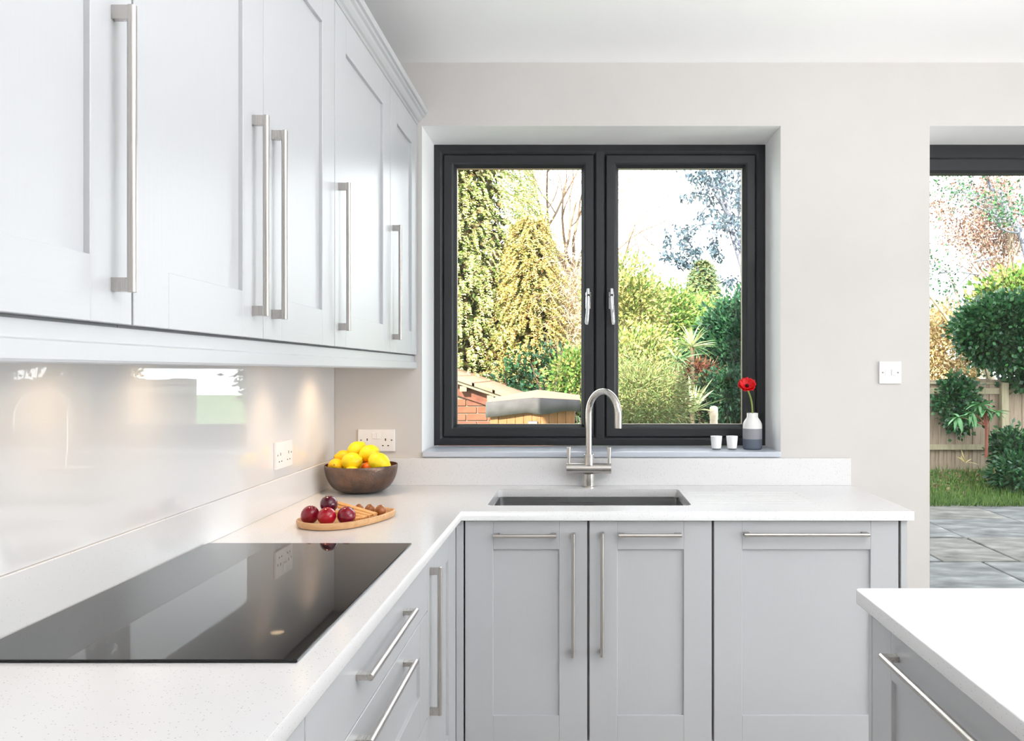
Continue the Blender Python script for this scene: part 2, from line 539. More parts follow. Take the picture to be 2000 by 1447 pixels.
tag(box('corner_post', (-.398, -.374, 2.603, 2.624, .15, WB - .004), 'paint_z', None, .001),
    'grey filler post in the inside corner of the base cabinets', 'post')
tag(box('plinth', (-.36, 1.03, 2.66, 2.676, 0, .148), 'paint_x'), 'grey plinth under the window run cabinets', 'plinth')
tag(box('plinth', (-.476, -.46, .2, 2.66, 0, .148), 'paint_y'), 'grey plinth under the hob run cabinets', 'plinth')

# ---- run with the hob
FL = Face('left', -.398)
cc = thing('corner_cabinet', 'grey base cabinet with one tall door beside the inside corner', 'cabinet', (-.7, 2.35, 0))
carcass(cc, (-.96, -.421, 2.119, 3.16, .15, WB - .004))
shaker(cc, 'door', FL, 2.119, 2.556, .15, WB - .004, st=.092, handles=[(2.152, 2.152, .432, .826)])
box('filler_strip', (-.419, -.3985, 2.558, 2.602, .15, WB - .004), 'paint_z', cc, .001)
du = thing('drawer_cabinet', 'grey drawer unit with bar handles under the black hob', 'cabinet', (-.7, 1.645, 0))
carcass(du, (-.96, -.421, 1.175, 2.117, .15, WB - .004))
dd = box('drawer', FL.b(1.1755, 2.1155, -.021, 0, .7215, WB - .004), 'paint_y', du, .0012)
bar_handle(dd, FL, 1.437, 1.842, .802, .802)
shaker(du, 'drawer', FL, 1.174, 2.117, .4415, .7185, st=.095, rt=.085, rb=.092, handles=[(1.437, 1.842, .686, .686)])
shaker(du, 'drawer', FL, 1.174, 2.117, .15, .4385, st=.095, rt=.085, rb=.092, handles=[(1.437, 1.842, .402, .402)])
nc = thing('base_cabinet', 'grey base cabinet at the lower left edge of the picture', 'cabinet', (-.7, .7, 0))
carcass(nc, (-.96, -.421, .22, 1.172, .15, WB - .004))
shaker(nc, 'door', FL, .698, 1.173, .15, WB - .004, handles=[(.74, .74, .432, .826)])
shaker(nc, 'door', FL, .222, .696, .15, WB - .004, handles=[(.654, .654, .432, .826)])

# ---- worktop (an L with an undermount sink opening and drainer grooves)
SX0, SX1, SY0, SY1 = -.308, .374, 2.697, 3.072
wt = thing('worktop', 'white speckled quartz worktop turning the corner from hob to sink', 'worktop', (0, 2.9, WB))
Lout = [(-.979, .2), (-.378, .2), (-.378, 2.583), (1.069, 2.583), (1.069, 3.189), (-.979, 3.189)]
hole = rrect(SX0, SX1, SY0, SY1, .022, 6, ccw=False)
grooves = []
for k in range(7):
    yy = 2.735 + k * .046
    grooves.append(rrect(.405, .80 - .0 * k, yy, yy + .007, .0034, 3, ccw=False))
top = curve_slab([Lout, hole] + grooves, WT - .0025, WT, .0006)
low = curve_slab([Lout, hole], WB, WT - .0021, .0010)
slab_me = join_meshes('slab', [top, low])
mk('slab', slab_me, 'quartz', wt)
box('upstand', (-.961, 1.0645, 3.171, 3.190, WT, 1.0065), 'quartz', wt, .0015)
box('upstand', (-.980, -.9612, .2, 3.190, WT, 1.0035), 'quartz', wt, .0015)

# ---- sink
sk = thing('sink', 'undermounted brushed steel sink set in the white worktop', 'sink', (.033, 2.885, .68))
def basin():
    bm = bmesh.new()
    zs = [(0.012, .8695), (-.004, .8695), (-.004, .865), (-.004, .74), (-.008, .70), (-.020, .686), (-.040, .682)]
    zo = [(-.040, .680), (-.018, .684), (-.006, .70), (-.002, .74), (-.002, .866), (.012, .867)]
    loops = []
    for off, z in zs + zo:
        r = max(.012, .024 + off)
        loops.append([bm.verts.new((x, y, z)) for x, y in rrect(SX0 - off, SX1 + off, SY0 - off, SY1 + off, r, 6)])
    n = len(loops[0])
    for k in range(len(loops)):
        if k == len(zs) - 1: continue
        A, B = loops[k], loops[(k + 1) % len(loops)]
        for i in range(n): bm.faces.new((A[i], A[(i + 1) % n], B[(i + 1) % n], B[i]))
    bm.faces.new(loops[len(zs) - 1]); bm.faces.new(loops[len(zs)][::-1])
    return bm_mesh(bm, 'basin', smooth=True, angle=.7)
mk('basin', basin(), 'basin', sk)
ov = box('overflow_plate', (.006, .066, 3.0705, 3.0755, .795, .845), 'chrome', sk, .002, 2)
box('overflow_slot', (.018, .054, 3.068, 3.071, .835, .841), 'hole', ov)
box('overflow_rim', (.012, .060, 3.069, 3.0708, .800, .832), 'basin', ov)
lathe_obj('drain', [(0, .6845), (.040, .6845), (.042, .6825), (.042, .6815), (0, .6815)], 'chrome', sk, 32, (.033, 2.885, 0))

# ---- tap
TX, TY = .036, 3.128
tp = thing('mixer_tap', 'brushed steel swan neck mixer tap with two levers behind the sink', 'tap', (TX, TY, WT))
lathe_obj('base', [(0, 0), (.0245, 0), (.0245, .003), (.0205, .005), (.0205, .052), (0, .052)], 'tap', tp, 40, (TX, TY, WT))
lathe_obj('cross_body', [(0, -.087), (.0195, -.087), (.0205, -.086), (.0205, -.0525), (.0198, -.052), (.0205, -.0515), (.0205, .0515), (.0198, .052), (.0205, .0525), (.0205, .0855), (.0195, .0865), (0, .0865)],
          'steel_x', tp, 40, (TX, TY, WT + .0715), 'x')
lathe_obj('collar', [(0, .085), (.0190, .085), (.0190, .118), (.0183, .1185), (.0190, .119), (.0190, .1265), (.0175, .128), (0, .128)], 'tap', tp, 40, (TX, TY, WT))
ang = math.radians(-52); R_ = .0880
dx, dy = math.cos(ang), math.sin(ang)
pts = [(TX, TY, WT + .12), (TX, TY, WT + .2), (TX, TY, 1.183)]
for k in range(1, 25):
    th = PI * k / 24
    d_ = R_ * (1 - math.cos(th))
    pts.append((TX + dx * d_, TY + dy * d_, 1.183 + R_ * math.sin(th)))
ex = TX + dx * 2 * R_; ey = TY + dy * 2 * R_
pts += [(ex, ey, 1.160), (ex, ey, 1.137)]
tube('spout', pts, .0125, 'tap', tp, 24)
for sx in (-.0775, .0785):
    lathe_obj('lever', [(0, 0), (.0052, 0), (.0056, .012), (.0085, .060), (.0085, .0625), (.0075, .0635), (0, .0635)], 'tap', tp, 24, (TX + sx, TY, WT + .0905))

# ---- hob
hob = box('induction_hob', (-.956, -.432, 1.237, 2.082, WT + .0002, WT + .0052), 'hob', None, .0018, 2)
tag(hob, 'glossy black glass hob set on the white worktop', 'hob')

# ---- splashback
tag(box('glass_splashback', (X_LW + .001, -.967, .2, 3.189, 1.004, 1.402), 'splash', None, .0008),
    'glossy white glass splashback on the wall behind the hob', 'splashback')

# ---- wall cabinets
FW = Face('left', -.640)
WZB, WZT = 1.412, 2.318
def wall_cab(label, y0, y1, doors):
    t = thing('wall_cabinet', label, 'cabinet', (-.8, (y0 + y1) / 2, WZB), group='wall cabinets above the hob run')
    x0, x1 = X_LW + .001, -.6625
    tt = .016
    boxes('carcass', [(x0, x1, y0, y0 + tt, WZB - .004, WZT), (x0, x1, y1 - tt, y1, WZB - .004, WZT), (x0, x1, y0 + tt, y1 - tt, WZB - .004, WZB + .012),
                      (x0, x1, y0 + tt, y1 - tt, WZT - tt, WZT), (x0, x0 + .008, y0 + tt, y1 - tt, WZB + .012, WZT - tt)], 'carcass', t)
    for a_, b_, h in doors:
        shaker(t, 'door', FW, a_, b_, WZB, WZT, st=.098, rt=.100, rb=.088, handles=[(h, h, 1.4545, 1.848)])
wall_cab('pale grey wall cabinet nearest the camera at the left edge', .36, 1.158, [(.36, .758, .71), (.76, 1.158, 1.110)])
wall_cab('pale grey two door wall cabinet directly above the hob', 1.160, 2.114, [(1.160, 1.6385, 1.585), (1.6385, 2.114, 1.684)])
wall_cab('pale grey wall cabinet with one wide door, second from the window', 2.116, 2.736, [(2.116, 2.736, 2.150)])
wall_cab('pale grey narrow wall cabinet next to the window', 2.738, 3.189, [(2.738, 3.186, 2.771)])
cor = prism_along_y('cornice', [(-.660, 2.3195), (-.640, 2.3195), (-.637, 2.3225), (-.637, 2.3275), (-.630, 2.331), (-.623, 2.339), (-.619, 2.347), (-.6115, 2.3505),
                                (-.6095, 2.3535), (-.6095, 2.358), (-.602, 2.360), (-.599, 2.366), (-.599, 2.377), (-.66, 2.377)], .36, 3.1895, 'paint_y')
tag(cor, 'pale grey moulded cornice along the top of the wall cabinets', 'cornice')
pel = prism_along_y('light_pelmet', [(-.664, 1.4075), (-.651, 1.4075), (-.651, 1.386), (-.648, 1.384), (-.641, 1.383), (-.641, 1.361), (-.643, 1.3575), (-.650, 1.356), (-.664, 1.356)],
                    .36, 3.189, 'paint_y')
tag(pel, 'pale grey pelmet rail hiding the lights below the wall cabinets', 'pelmet')

# ---- lamps under the wall cabinets
def puck(y, label, power, cone=150):
    t = thing('cabinet_light', label, 'light', (-.85, y, 1.408), group='small round lamps under the wall cabinets')
    lathe_obj('rim', [(.024, -.002), (.024, -.010), (.034, -.010), (.036, -.008), (.036, 0), (.024, 0)], 'screw', t, 32, (-.85, y, 1.408))
    lathe_obj('lens', [(0, -.007), (.0235, -.007), (.0235, -.002), (0, -.002)], 'warm_lens', t, 32, (-.85, y, 1.408))
    d = bpy.data.lights.new('lamp', 'SPOT'); d.energy = power; d.color = (1.0, .70, .42)
    d.spot_size = math.radians(cone); d.spot_blend = 1.0; d.shadow_soft_size = .022
    o = bpy.data.objects.new('lamp', d); COL.objects.link(o); o.location = (-.85, y, 1.394)
    o.parent = t; o.matrix_parent_inverse = Matrix.Translation(-Vector(t['org']))
puck(1.46, 'small round warm lamp under the wall cabinets, nearest the camera', 1.5)
puck(1.78, 'small round warm lamp under the wall cabinets above the hob, second from the camera', 1.5)
puck(2.47, 'small round warm lamp under the wall cabinets above the fruit board', 3.6, 112)
puck(2.90, 'small round warm lamp under the wall cabinets above the lemon bowl', 4.8, 128)

# ---- flat ceiling panel, an unseen lamp added to fill the room
def fill_panel(x, y, power, label):
    t = thing('fill_light_panel', label, 'light', (x, y, CEIL), group='added ceiling fill panels')
    hx, hy = .75, .45
    boxes('panel_frame', [(x - hx, x + hx, y - hy, y - hy + .03, CEIL - .03, CEIL), (x - hx, x + hx, y + hy - .03, y + hy, CEIL - .03, CEIL),
                          (x - hx, x - hx + .03, y - hy + .03, y + hy - .03, CEIL - .03, CEIL), (x + hx - .03, x + hx, y - hy + .03, y + hy - .03, CEIL - .03, CEIL)], 'white_plastic', t)
    box('diffuser', (x - hx + .03, x + hx - .03, y - hy + .03, y + hy - .03, CEIL - .012, CEIL - .002), 'fill_lens', t)
    d = bpy.data.lights.new('lamp', 'AREA'); d.shape = 'RECTANGLE'; d.size = 2 * hx - .06; d.size_y = 2 * hy - .06; d.energy = power; d.color = (.97, .985, 1.0)
    o = bpy.data.objects.new('lamp', d); COL.objects.link(o); o.location = (x, y, CEIL - .016)
    o.parent = t; o.matrix_parent_inverse = Matrix.Translation(-Vector(t['org']))
fill_panel(2.6, -1.0, 15, 'flat white fill light panel added on the ceiling out of view')
# ---- unseen hanging uplighters over the island, added to brighten the ceiling
def pendant(x, y, power, label):
    t = thing('added_uplight', label, 'light', (x, y, CEIL), group='added uplights over the island')
    tube('cord', [(x, y, CEIL), (x, y, 1.62)], .004, 'white_plastic', t, 8)
    lathe_obj('shade', [(0, 1.60), (.05, 1.60), (.13, 1.64), (.20, 1.72), (.203, 1.72), (.134, 1.636), (.052, 1.595), (0, 1.595)], 'screw', t, 40, (x, y, 0))
    lathe_obj('bulb', [(0, 1.61), (.02, 1.615), (.035, 1.645), (.025, 1.672), (0, 1.68)], 'fill_lens', t, 24, (x, y, 0))
    d = bpy.data.lights.new('lamp', 'AREA'); d.shape = 'DISK'; d.size = .34; d.energy = power; d.color = (.98, .985, 1.0)
    o = bpy.data.objects.new('lamp', d); COL.objects.link(o); o.location = (x, y, 1.722); o.rotation_euler = (PI, 0, 0)
    o.parent = t; o.matrix_parent_inverse = Matrix.Translation(-Vector(t['org']))
pendant(1.15, 1.0, 38, 'unseen uplight added over the island end nearest the window')
pendant(1.15, -.1, 24, 'unseen uplight added over the island end furthest from the window')

# ---- island
FI = Face('island', .5875)
isl = thing('island_cabinet', 'grey island unit with a bar handle at the lower right', 'cabinet', (1.0, .7, 0))
carcass(isl, (.610, 1.38, -.2, 1.625, .15, WB - .004))
box('end_panel', (.5875, 1.39, 1.627, 1.645, 0, WB - .001), 'paint_z', isl, .001)
shaker(isl, 'drawer', FI, .63, 1.6255, .50, WB - .004, st=.098, rt=.102, rb=.09, handles=[(.75, 1.505, .8165, .8165)])
shaker(isl, 'drawer', FI, .63, 1.6255, .15, .497, st=.098, rt=.102, rb=.09, handles=[(.75, 1.505, .452, .452)])
shaker(isl, 'drawer', FI, -.2, .627, .15, WB - .004, handles=[(.02, .42, .8165, .8165)])
box('plinth', (.65, .666, -.2, 1.6, 0, .148), 'paint_y', isl)
ime = curve_slab([rrect(.567, 1.50, -.25, 1.668, .012, 4)], WB, WT, .003)
iw = mk('island_worktop', ime, 'quartz')
tag(iw, 'white quartz worktop with a rounded corner on the island unit', 'worktop')

# ---- sockets and switch
def local_bm_box(name, b, mat, parent, bevel=0.0, seg=1): return box(name, b, mat, parent, bevel, seg)
def socket(loc, rotz, label, holes=True):
    """double socket; local x to the right, -y out of the wall, z up"""
    t = local_thing('double_socket', label, 'socket', loc, rotz, 'white double sockets')
    p = box('plate', (-.0725, .0725, -.0085, 0, -.043, .043), 'white_plastic', t, .0015, 2)
    for x in (-.0085, .0085): box('rocker', (x - .0075, x + .0075, -.0115, -.008, .006, .030), 'white_plastic', t, .001)
    for x in (-.060, .060): lathe_obj('screw', [(0, -.0095), (.003, -.0093), (.0034, -.0083), (0, -.0083)], 'screw', t, 16, (x, 0, .0015), 'y')
    for x in (-.036, .036):
        box('pin_hole', (x - .002, x + .002, -.0088, -.0083, -.001, .008), 'hole', t)
        for dx_ in (-.0105, .0105): box('pin_hole', (x + dx_ - .0031, x + dx_ + .0031, -.0088, -.0083, -.0218, -.0180), 'hole', t)
    return t
socket((-.7995, 3.1905, 1.0752), 0, 'white double socket on the window wall behind the lemon bowl')
socket((-.9665, 2.628, 1.078), PI / 2, 'white double socket on the glass splashback left of the lemon bowl')
t = local_thing('wall_switch', 'square white fused switch on the wall left of the garden door', 'switch', (1.2225, 3.1905, 1.3425))
box('plate', (-.043, .043, -.0085, 0, -.0435, .0435), 'white_plastic', t, .0015, 2)
box('fuse_cover', (-.021, .0025, -.0100, -.008, -.0125, .0125), 'white_plastic', t, .0006)
box('rocker', (.004, .0215, -.0125, -.008, -.0125, .0125), 'white_plastic', t, .0012)
for x in (-.030, .030): lathe_obj('screw', [(0, -.0095), (.003, -.0093), (.0034, -.0083), (0, -.0083)], 'screw', t, 16, (x, 0, 0), 'y')

# ================================================================== small things
def bronze():
    t = NT('hammered_bronze').base(srgb(108, 92, 84), 0.36, 0.85)
    vo = t.node('ShaderNodeTexVoronoi'); vo.inputs['Scale'].default_value = 130
    t.link(t.coord(), vo.inputs['Vector'])
    t.bump(vo.outputs['Distance'], 0.35, 0.003)
    f = t.noise(t.coord(), 25, 4)
    t.link(t.ramp(f, [(0.3, srgb(98, 88, 84)), (0.7, srgb(134, 106, 90))]), t.p.inputs['Base Color'])
    return t.m
M['bronze'] = bronze()
M['bronze_in'] = plain('bowl_lining', srgb(120, 78, 48), 0.4, 0.7)
BX, BY = -.810, 3.003
bowl = thing('fruit_bowl', 'hammered dark bronze bowl holding lemons in the corner', 'bowl', (BX, BY, WT))
outer = [(0, .0005), (.050, .0005), (.060, .0015), (.066, .004)]
for k in range(1, 15):
    a = k / 14
    th = a * PI / 2
    outer.append((.066 + .066 * math.sin(th) ** 0.9, .004 + .098 * (1 - math.cos(th)) ** 0.92))
rim_r, rim_z = outer[-1]
lathe_obj('shell', outer + [(rim_r - .0012, rim_z + .0008), (rim_r - .0026, rim_z)], 'bronze', bowl, 72, (BX, BY, WT), angle=1.2)
inner = [(max(r - .0026, 0), z + (.0026 if r < .1 else 0)) for r, z in outer[::-1]]
lathe_obj('lining', inner[:-1] + [(0, .0031)], 'bronze_in', bowl, 72, (BX, BY, WT), angle=1.2)

def lemon_mat(name, c1, c2):
    t = NT(name).base(c1, 0.42)
    v = t.coord()
    f = t.noise(v, 14, 3)
    t.link(t.ramp(f, [(0.3, c1), (0.7, c2)]), t.p.inputs['Base Color'])
    t.p.inputs['Subsurface Weight'].default_value = 0.08
    t.p.inputs['Subsurface Radius'].default_value = (.02, .012, .002)
    vo = t.node('ShaderNodeTexVoronoi'); vo.inputs['Scale'].default_value = 420
    t.link(v, vo.inputs['Vector']); t.bump(vo.outputs['Distance'], 0.12, 0.0012)
    return t.m
M['lemon'] = lemon_mat('lemon_peel', srgb(255, 218, 10), srgb(255, 226, 40))
M['lemon_deep'] = lemon_mat('ripe_lemon_peel', srgb(255, 196, 12), srgb(255, 208, 24))
M['orange'] = lemon_mat('orange_peel', srgb(240, 110, 20), srgb(246, 130, 30))
M['nub'] = plain('lemon_stalk_scar', srgb(150, 110, 20), 0.7)

def lemon(center, R, stretch, direction, mat, label, nub_len=.006):
    t = bpy.data.objects.new('lemon', None); t.empty_display_size = .02; COL.objects.link(t)
    t.location = center
    t.rotation_euler = Vector(direction).to_track_quat('Z', 'Y').to_euler()
    tag(t, label, 'lemon', 'lemons in the bronze bowl')
    prof = []
    H = R * stretch
    n = 18
    for k in range(n + 1):
        th = PI * k / n
        z = -H * math.cos(th); r = R * math.sin(th) ** 0.95
        prof.append([r if 0 < k < n else 0, z])
    # nipple at the top, small boss at the foot
    for p in prof:
        if p[1] > H * .86: p[1] += nub_len * (p[1] / H - .86) / .14
        if p[1] < -H * .9: p[1] -= .002
    lathe_obj('fruit', [tuple(p) for p in prof], mat, t, 28, angle=2.5)
    lathe_obj('stalk_scar', [(0, H + nub_len + .0006), (.0022, H + nub_len + .0004), (.0028, H + nub_len - .0012), (0, H + nub_len - .0014)], 'nub', t, 10)
    return t
lemon((-.8390, 3.040, 1.0520), .0305, 1.12, (.55, .35, .5), 'lemon', 'lemon at the very top of the pile in the bowl')
lemon((-.7830, 3.010, 1.0410), .0325, 1.13, (-.75, -.55, -.35), 'lemon', 'upper right lemon showing its stalk tip in the bowl')
lemon((-.8335, 2.958, 1.0165), .0335, 1.08, (.75, -.05, .15), 'lemon', 'lemon in the middle front row of the bowl')
lemon((-.7307, 2.950, 1.0150), .0350, 1.12, (.6, .1, -.35), 'lemon', 'large lemon at the right side of the bowl')
lemon((-.8930, 2.965, .9990), .0285, 1.12, (.12, -.95, .25), 'lemon_deep', 'deep yellow lemon at the left side of the bowl with its end facing out')
lemon((-.8850, 3.035, 1.0230), .0285, 1.10, (-.7, -.5, .1), 'lemon_deep', 'deep yellow lemon half hidden behind the left of the pile')
lemon((-.8210, 2.912, .9760), .0290, 1.08, (.9, .0, .1), 'lemon', 'lemon just peeping over the front rim of the bowl')
o_ = lemon((-.7800, 2.985, .9850), .0270, 1.0, (0, .3, 1), 'orange', 'orange toned fruit tucked between the lemons', 0.001)
o_.name = 'orange'; o_['category'] = 'orange'
lemon((-.8100, 3.062, .9680), .0330, 1.1, (.8, .4, .1), 'lemon', 'lemon at the back of the bowl below the others')

# ---- wooden board with plums, cinnamon sticks and nuts
def wood(name, c1, c2, vs_=(6, 60, 60)):
    t = NT(name).base(c1, 0.5)
    f = t.noise(t.coord(vs_), 1.2, 5)
    t.link(t.ramp(f, [(0.25, c1), (0.75, c2)]), t.p.inputs['Base Color'])
    t.bump(f, .1, .001)
    return t.m
M['board'] = wood('light_wood_board', srgb(196, 146, 98), srgb(224, 182, 134))
ctrl = [(-.817, 2.352), (-.806, 2.306), (-.768, 2.270), (-.705, 2.259), (-.640, 2.296), (-.594, 2.378), (-.570, 2.462), (-.572, 2.508),
        (-.606, 2.536), (-.670, 2.530), (-.745, 2.490), (-.798, 2.424)]
def closed_spline(c, per=6):
    n = len(c); out = []
    for i in range(n):
        p0, p1, p2, p3 = (np.array(c[(i + k - 1) % n]) for k in range(4))
        for s in range(per):
            t_ = s / per
            out.append(tuple(0.5 * ((2 * p1) + (-p0 + p2) * t_ + (2 * p0 - 5 * p1 + 4 * p2 - p3) * t_ ** 2 + (-p0 + 3 * p1 - 3 * p2 + p3) * t_ ** 3)))
    return out
ol = closed_spline(ctrl)
cen = np.mean(ol, axis=0)
def off_loop(d):
    a = np.array(ol); nx = np.roll(a, -1, 0) - np.roll(a, 1, 0)
    nrm = np.stack([nx[:, 1], -nx[:, 0]], 1); nrm /= np.linalg.norm(nrm, axis=1)[:, None]
    return a + nrm * d
def board():
    bm = bmesh.new()
    lv = [(-.010, .0005), (-.004, .002), (0, .010), (0, .0195), (-.002, .0210), (-.005, .0210), (-.007, .0195), (-.010, .0095), (-.014, .0075)]
    L_ = []
    for d, z in lv:
        L_.append([bm.verts.new((x - cen[0], y - cen[1], z)) for x, y in off_loop(d)])
    n = len(L_[0])
    for A, B in zip(L_, L_[1:]):
        for i in range(n): bm.faces.new((A[i], A[(i + 1) % n], B[(i + 1) % n], B[i]))
    bm.faces.new(L_[0][::-1]); bm.faces.new(L_[-1])
    return bm_mesh(bm, 'board', smooth=True, angle=.8)
bo = mk('serving_board', board(), 'board')
bo.location = (cen[0], cen[1], WT)
tag(bo, 'egg shaped wooden serving board with a raised rim on the worktop', 'board')
BZ = WT + .0077

def plum_mat(name, a, b):
    t = NT(name).base(a, 0.22)
    f = t.noise(t.coord(), 18, 4)
    t.link(t.ramp(f, [(0.3, a), (0.72, b)]), t.p.inputs['Base Color'])
    t.p.inputs['Coat Weight'].default_value = .3
    return t.m
M['plum_red'] = plum_mat('red_plum_skin', srgb(188, 20, 40), srgb(150, 10, 36))
M['plum_mid'] = plum_mat('crimson_plum_skin', srgb(150, 14, 42), srgb(104, 8, 36))
M['plum_dark'] = plum_mat('purple_plum_skin', srgb(96, 10, 36), srgb(58, 8, 34))
M['stalk'] = plain('fruit_stalk', srgb(80, 52, 30), .8)
def plum(center, r, tilt, mat, label, sz=1.02):
    t = bpy.data.objects.new('plum', None); t.empty_display_size = .02; COL.objects.link(t)
    t.location = center; t.rotation_euler = tilt
    tag(t, label, 'plum', 'plums on the serving board')
    bm = bmesh.new()
    bmesh.ops.create_uvsphere(bm, u_segments=32, v_segments=20, radius=1)
    for v in bm.verts:
        x, y, z = v.co
        rr = math.hypot(x, y)
        crease = 1 - .05 * math.exp(-(math.atan2(y, x) / .28) ** 2) * rr
        dip = .12 * math.exp(-(rr / .22) ** 2) if z > 0 else .04 * math.exp(-(rr / .2) ** 2)
        v.co = Vector((x * r * crease, y * r * crease, (z * sz - math.copysign(dip, z)) * r))
    mk('fruit', bm_mesh(bm, 'plum', smooth=True), mat, t)
    tube('stalk', [(0, 0, r * (sz - .16)), (.0005, 0, r * sz + .001)], [.0013, .0010], 'stalk', t, 8)
plum((-.7770, 2.331, .9330), .0255, (.3, -.5, 2.0), 'plum_mid', 'crimson plum at the left end of the wooden board', 1.1)
plum((-.7215, 2.309, .9330), .0258, (-.9, .2, -.6), 'plum_red', 'bright red plum at the front of the wooden board')
plum((-.6690, 2.322, .9330), .0258, (.4, .6, .8), 'plum_mid', 'dark red plum nearest the cinnamon sticks')
plum((-.7300, 2.354, .9600), .0255, (.1, .3, 3.6), 'plum_dark', 'purple plum resting on top of the other plums')

M['cinnamon'] = wood('cinnamon_bark', srgb(224, 160, 92), srgb(240, 190, 126), (30, 30, 30))
def cinnamon(a, b, r, label):
    a, b = Vector(a), Vector(b)
    L_ = (b - a).length
    t = bpy.data.objects.new('cinnamon_stick', None); t.empty_display_size = .02; COL.objects.link(t)
    t.location = a; t.rotation_euler = (b - a).to_track_quat('Z', 'Y').to_euler()
    tag(t, label, 'cinnamon stick', 'cinnamon sticks on the serving board')
    for s in (-1, 1):     # two scrolls rolled towards each other
        prof = []
        for k in range(14):
            th = k / 13 * 2.6 * PI; rad = r * .58 * (1 - .55 * k / 13)
            prof.append((s * (r * .46) + s * rad * math.cos(th) * 1.0, rad * math.sin(th)))
        bm = bmesh.new()
        A = [bm.verts.new((x, y, 0)) for x, y in prof]; B = [bm.verts.new((x, y, L_)) for x, y in prof]
        for k in range(13): bm.faces.new((A[k], A[k + 1], B[k + 1], B[k]))
        o = mk('bark_scroll', bm_mesh(bm, 'scroll', smooth=True), 'cinnamon', t)
        md = o.modifiers.new('thick', 'SOLIDIFY'); md.thickness = .0011; md.offset = 0
cinnamon((-.7440, 2.478, .9440), (-.6060, 2.404, .9215), 00.0084, 'uppermost cinnamon stick lying across the others')
cinnamon((-.7300, 2.458, .9350), (-.6190, 2.396, .9180), 00.0091, 'long cinnamon stick just below the uppermost one')
cinnamon((-.7150, 2.432, .9250), (-.6285, 2.386, .9150), 00.0097, 'thick cinnamon stick in the middle of the bundle')
cinnamon((-.7000, 2.420, .9150), (-.6360, 2.372, .9140), 00.0091, 'cinnamon stick low at the front of the bundle')
cinnamon((-.6900, 2.396, .9142), (-.6460, 2.360, .9142), 00.0091, 'shortest looking cinnamon stick, closest to the dark red plum')
cinnamon((-.7420, 2.462, .9180), (-.6600, 2.442, .9150), 00.0091, 'cinnamon stick at the back of the bundle beside the plums')

M['nut'] = mat_varied('nut_shell', [(0.3, srgb(140, 84, 46)), (0.7, srgb(176, 112, 66))], 60, 0.25)
def nut(center, r, label):
    t = bpy.data.objects.new('nut', None); t.empty_display_size = .02; COL.objects.link(t)
    t.location = center
    tag(t, label, 'nut', 'round nuts on the serving board')
    bm = bmesh.new(); bmesh.ops.create_uvsphere(bm, u_segments=24, v_segments=14, radius=r)
    for v in bm.verts:
        if v.co.z > r * .9: v.co.z += .0012
    mk('shell', bm_mesh(bm, 'nut', smooth=True), 'nut', t)
    lathe_obj('eye', [(0, r + .0014), (.002, r + .001), (.003, r - .0006), (0, r - .001)], 'stalk', t, 10)
nut((-.6040, 2.455, BZ + .0165), .0165, 'round brown nut closest to the narrow end of the board')
nut((-.6430, 2.480, BZ + .0155), .0155, 'middle one of the three round brown nuts')
nut((-.6830, 2.505, BZ + .0140), .0135, 'smallest round brown nut half behind the cinnamon sticks')

# ---- vase, flower and tea light cups on the sill
SZ = 1.0315
M['ceramic_w'] = plain('white_glaze', srgb(244, 243, 242), .3)
M['ceramic_m'] = plain('mid_grey_glaze', srgb(150, 149, 156), .55)
M['ceramic_d'] = plain('slate_blue_glaze', srgb(92, 100, 114), .55)
VX, VY = .7015, 3.284
va = thing('vase', 'white, grey and slate blue banded ceramic bottle vase on the sill', 'vase', (VX, VY, SZ))
lathe_obj('lower_band', [(0, 0), (.0345, 0), (.0375, .003), (.0385, .008), (.0387, .0425)], 'ceramic_d', va, 48, (VX, VY, SZ))
lathe_obj('middle_band', [(.0387, .0425), (.0388, .0630), (.0387, .0845)], 'ceramic_m', va, 48, (VX, VY, SZ))
lathe_obj('upper_body', [(.0387, .0845), (.0386, .096), (.0375, .104), (.034, .1125), (.0285, .121), (.0240, .127), (.0225, .131), (.0222, .146), (.0215, .1468), (.0200, .146), (.0200, .130), (.024, .121), (.033, .105), (.0355, .09), (.0355, .01), (0, .008)],
          'ceramic_w', va, 48, (VX, VY, SZ), angle=1.0)
M['stem'] = plain('flower_stem', srgb(150, 172, 84), .5)
M['petal'] = mat_varied('red_petal', [(0.3, srgb(232, 12, 22)), (0.7, srgb(214, 6, 20))], 30, .5)
M['flower_eye'] = plain('dark_flower_centre', srgb(40, 8, 16), .8)
FX, FY, FZ = .675, 3.262, 1.286
fl = thing('cut_flower', 'single red anemone with a curved green stem in the vase', 'flower', (VX, VY, SZ + .146))
spl = [(VX + .006, VY, SZ + .03), (VX + .0035, VY - .002, SZ + .10), (VX - .0005, VY - .004, SZ + .150), (VX - .0035, VY - .006, SZ + .185), (VX - .011, VY - .010, SZ + .215), (FX + .004, FY + .004, FZ - .014), (FX, FY, FZ - .002)]
def smooth_path(c, per=5):
    out = []
    n = len(c)
    for i in range(n - 1):
        p0, p1, p2, p3 = (np.array(c[min(max(i + k - 1, 0), n - 1)]) for k in range(4))
        for s in range(per):
            t_ = s / per
            out.append(tuple(0.5 * ((2 * p1) + (-p0 + p2) * t_ + (2 * p0 - 5 * p1 + 4 * p2 - p3) * t_ ** 2 + (-p0 + 3 * p1 - 3 * p2 + p3) * t_ ** 3)))
    out.append(tuple(c[-1]))
    return out
tube('stem', smooth_path(spl), .0033, 'stem', fl, 10)
rng = random.Random(4)
axis = Vector((-.12, -.72, .62)).normalized()
qrot = axis.to_track_quat('Z', 'Y')
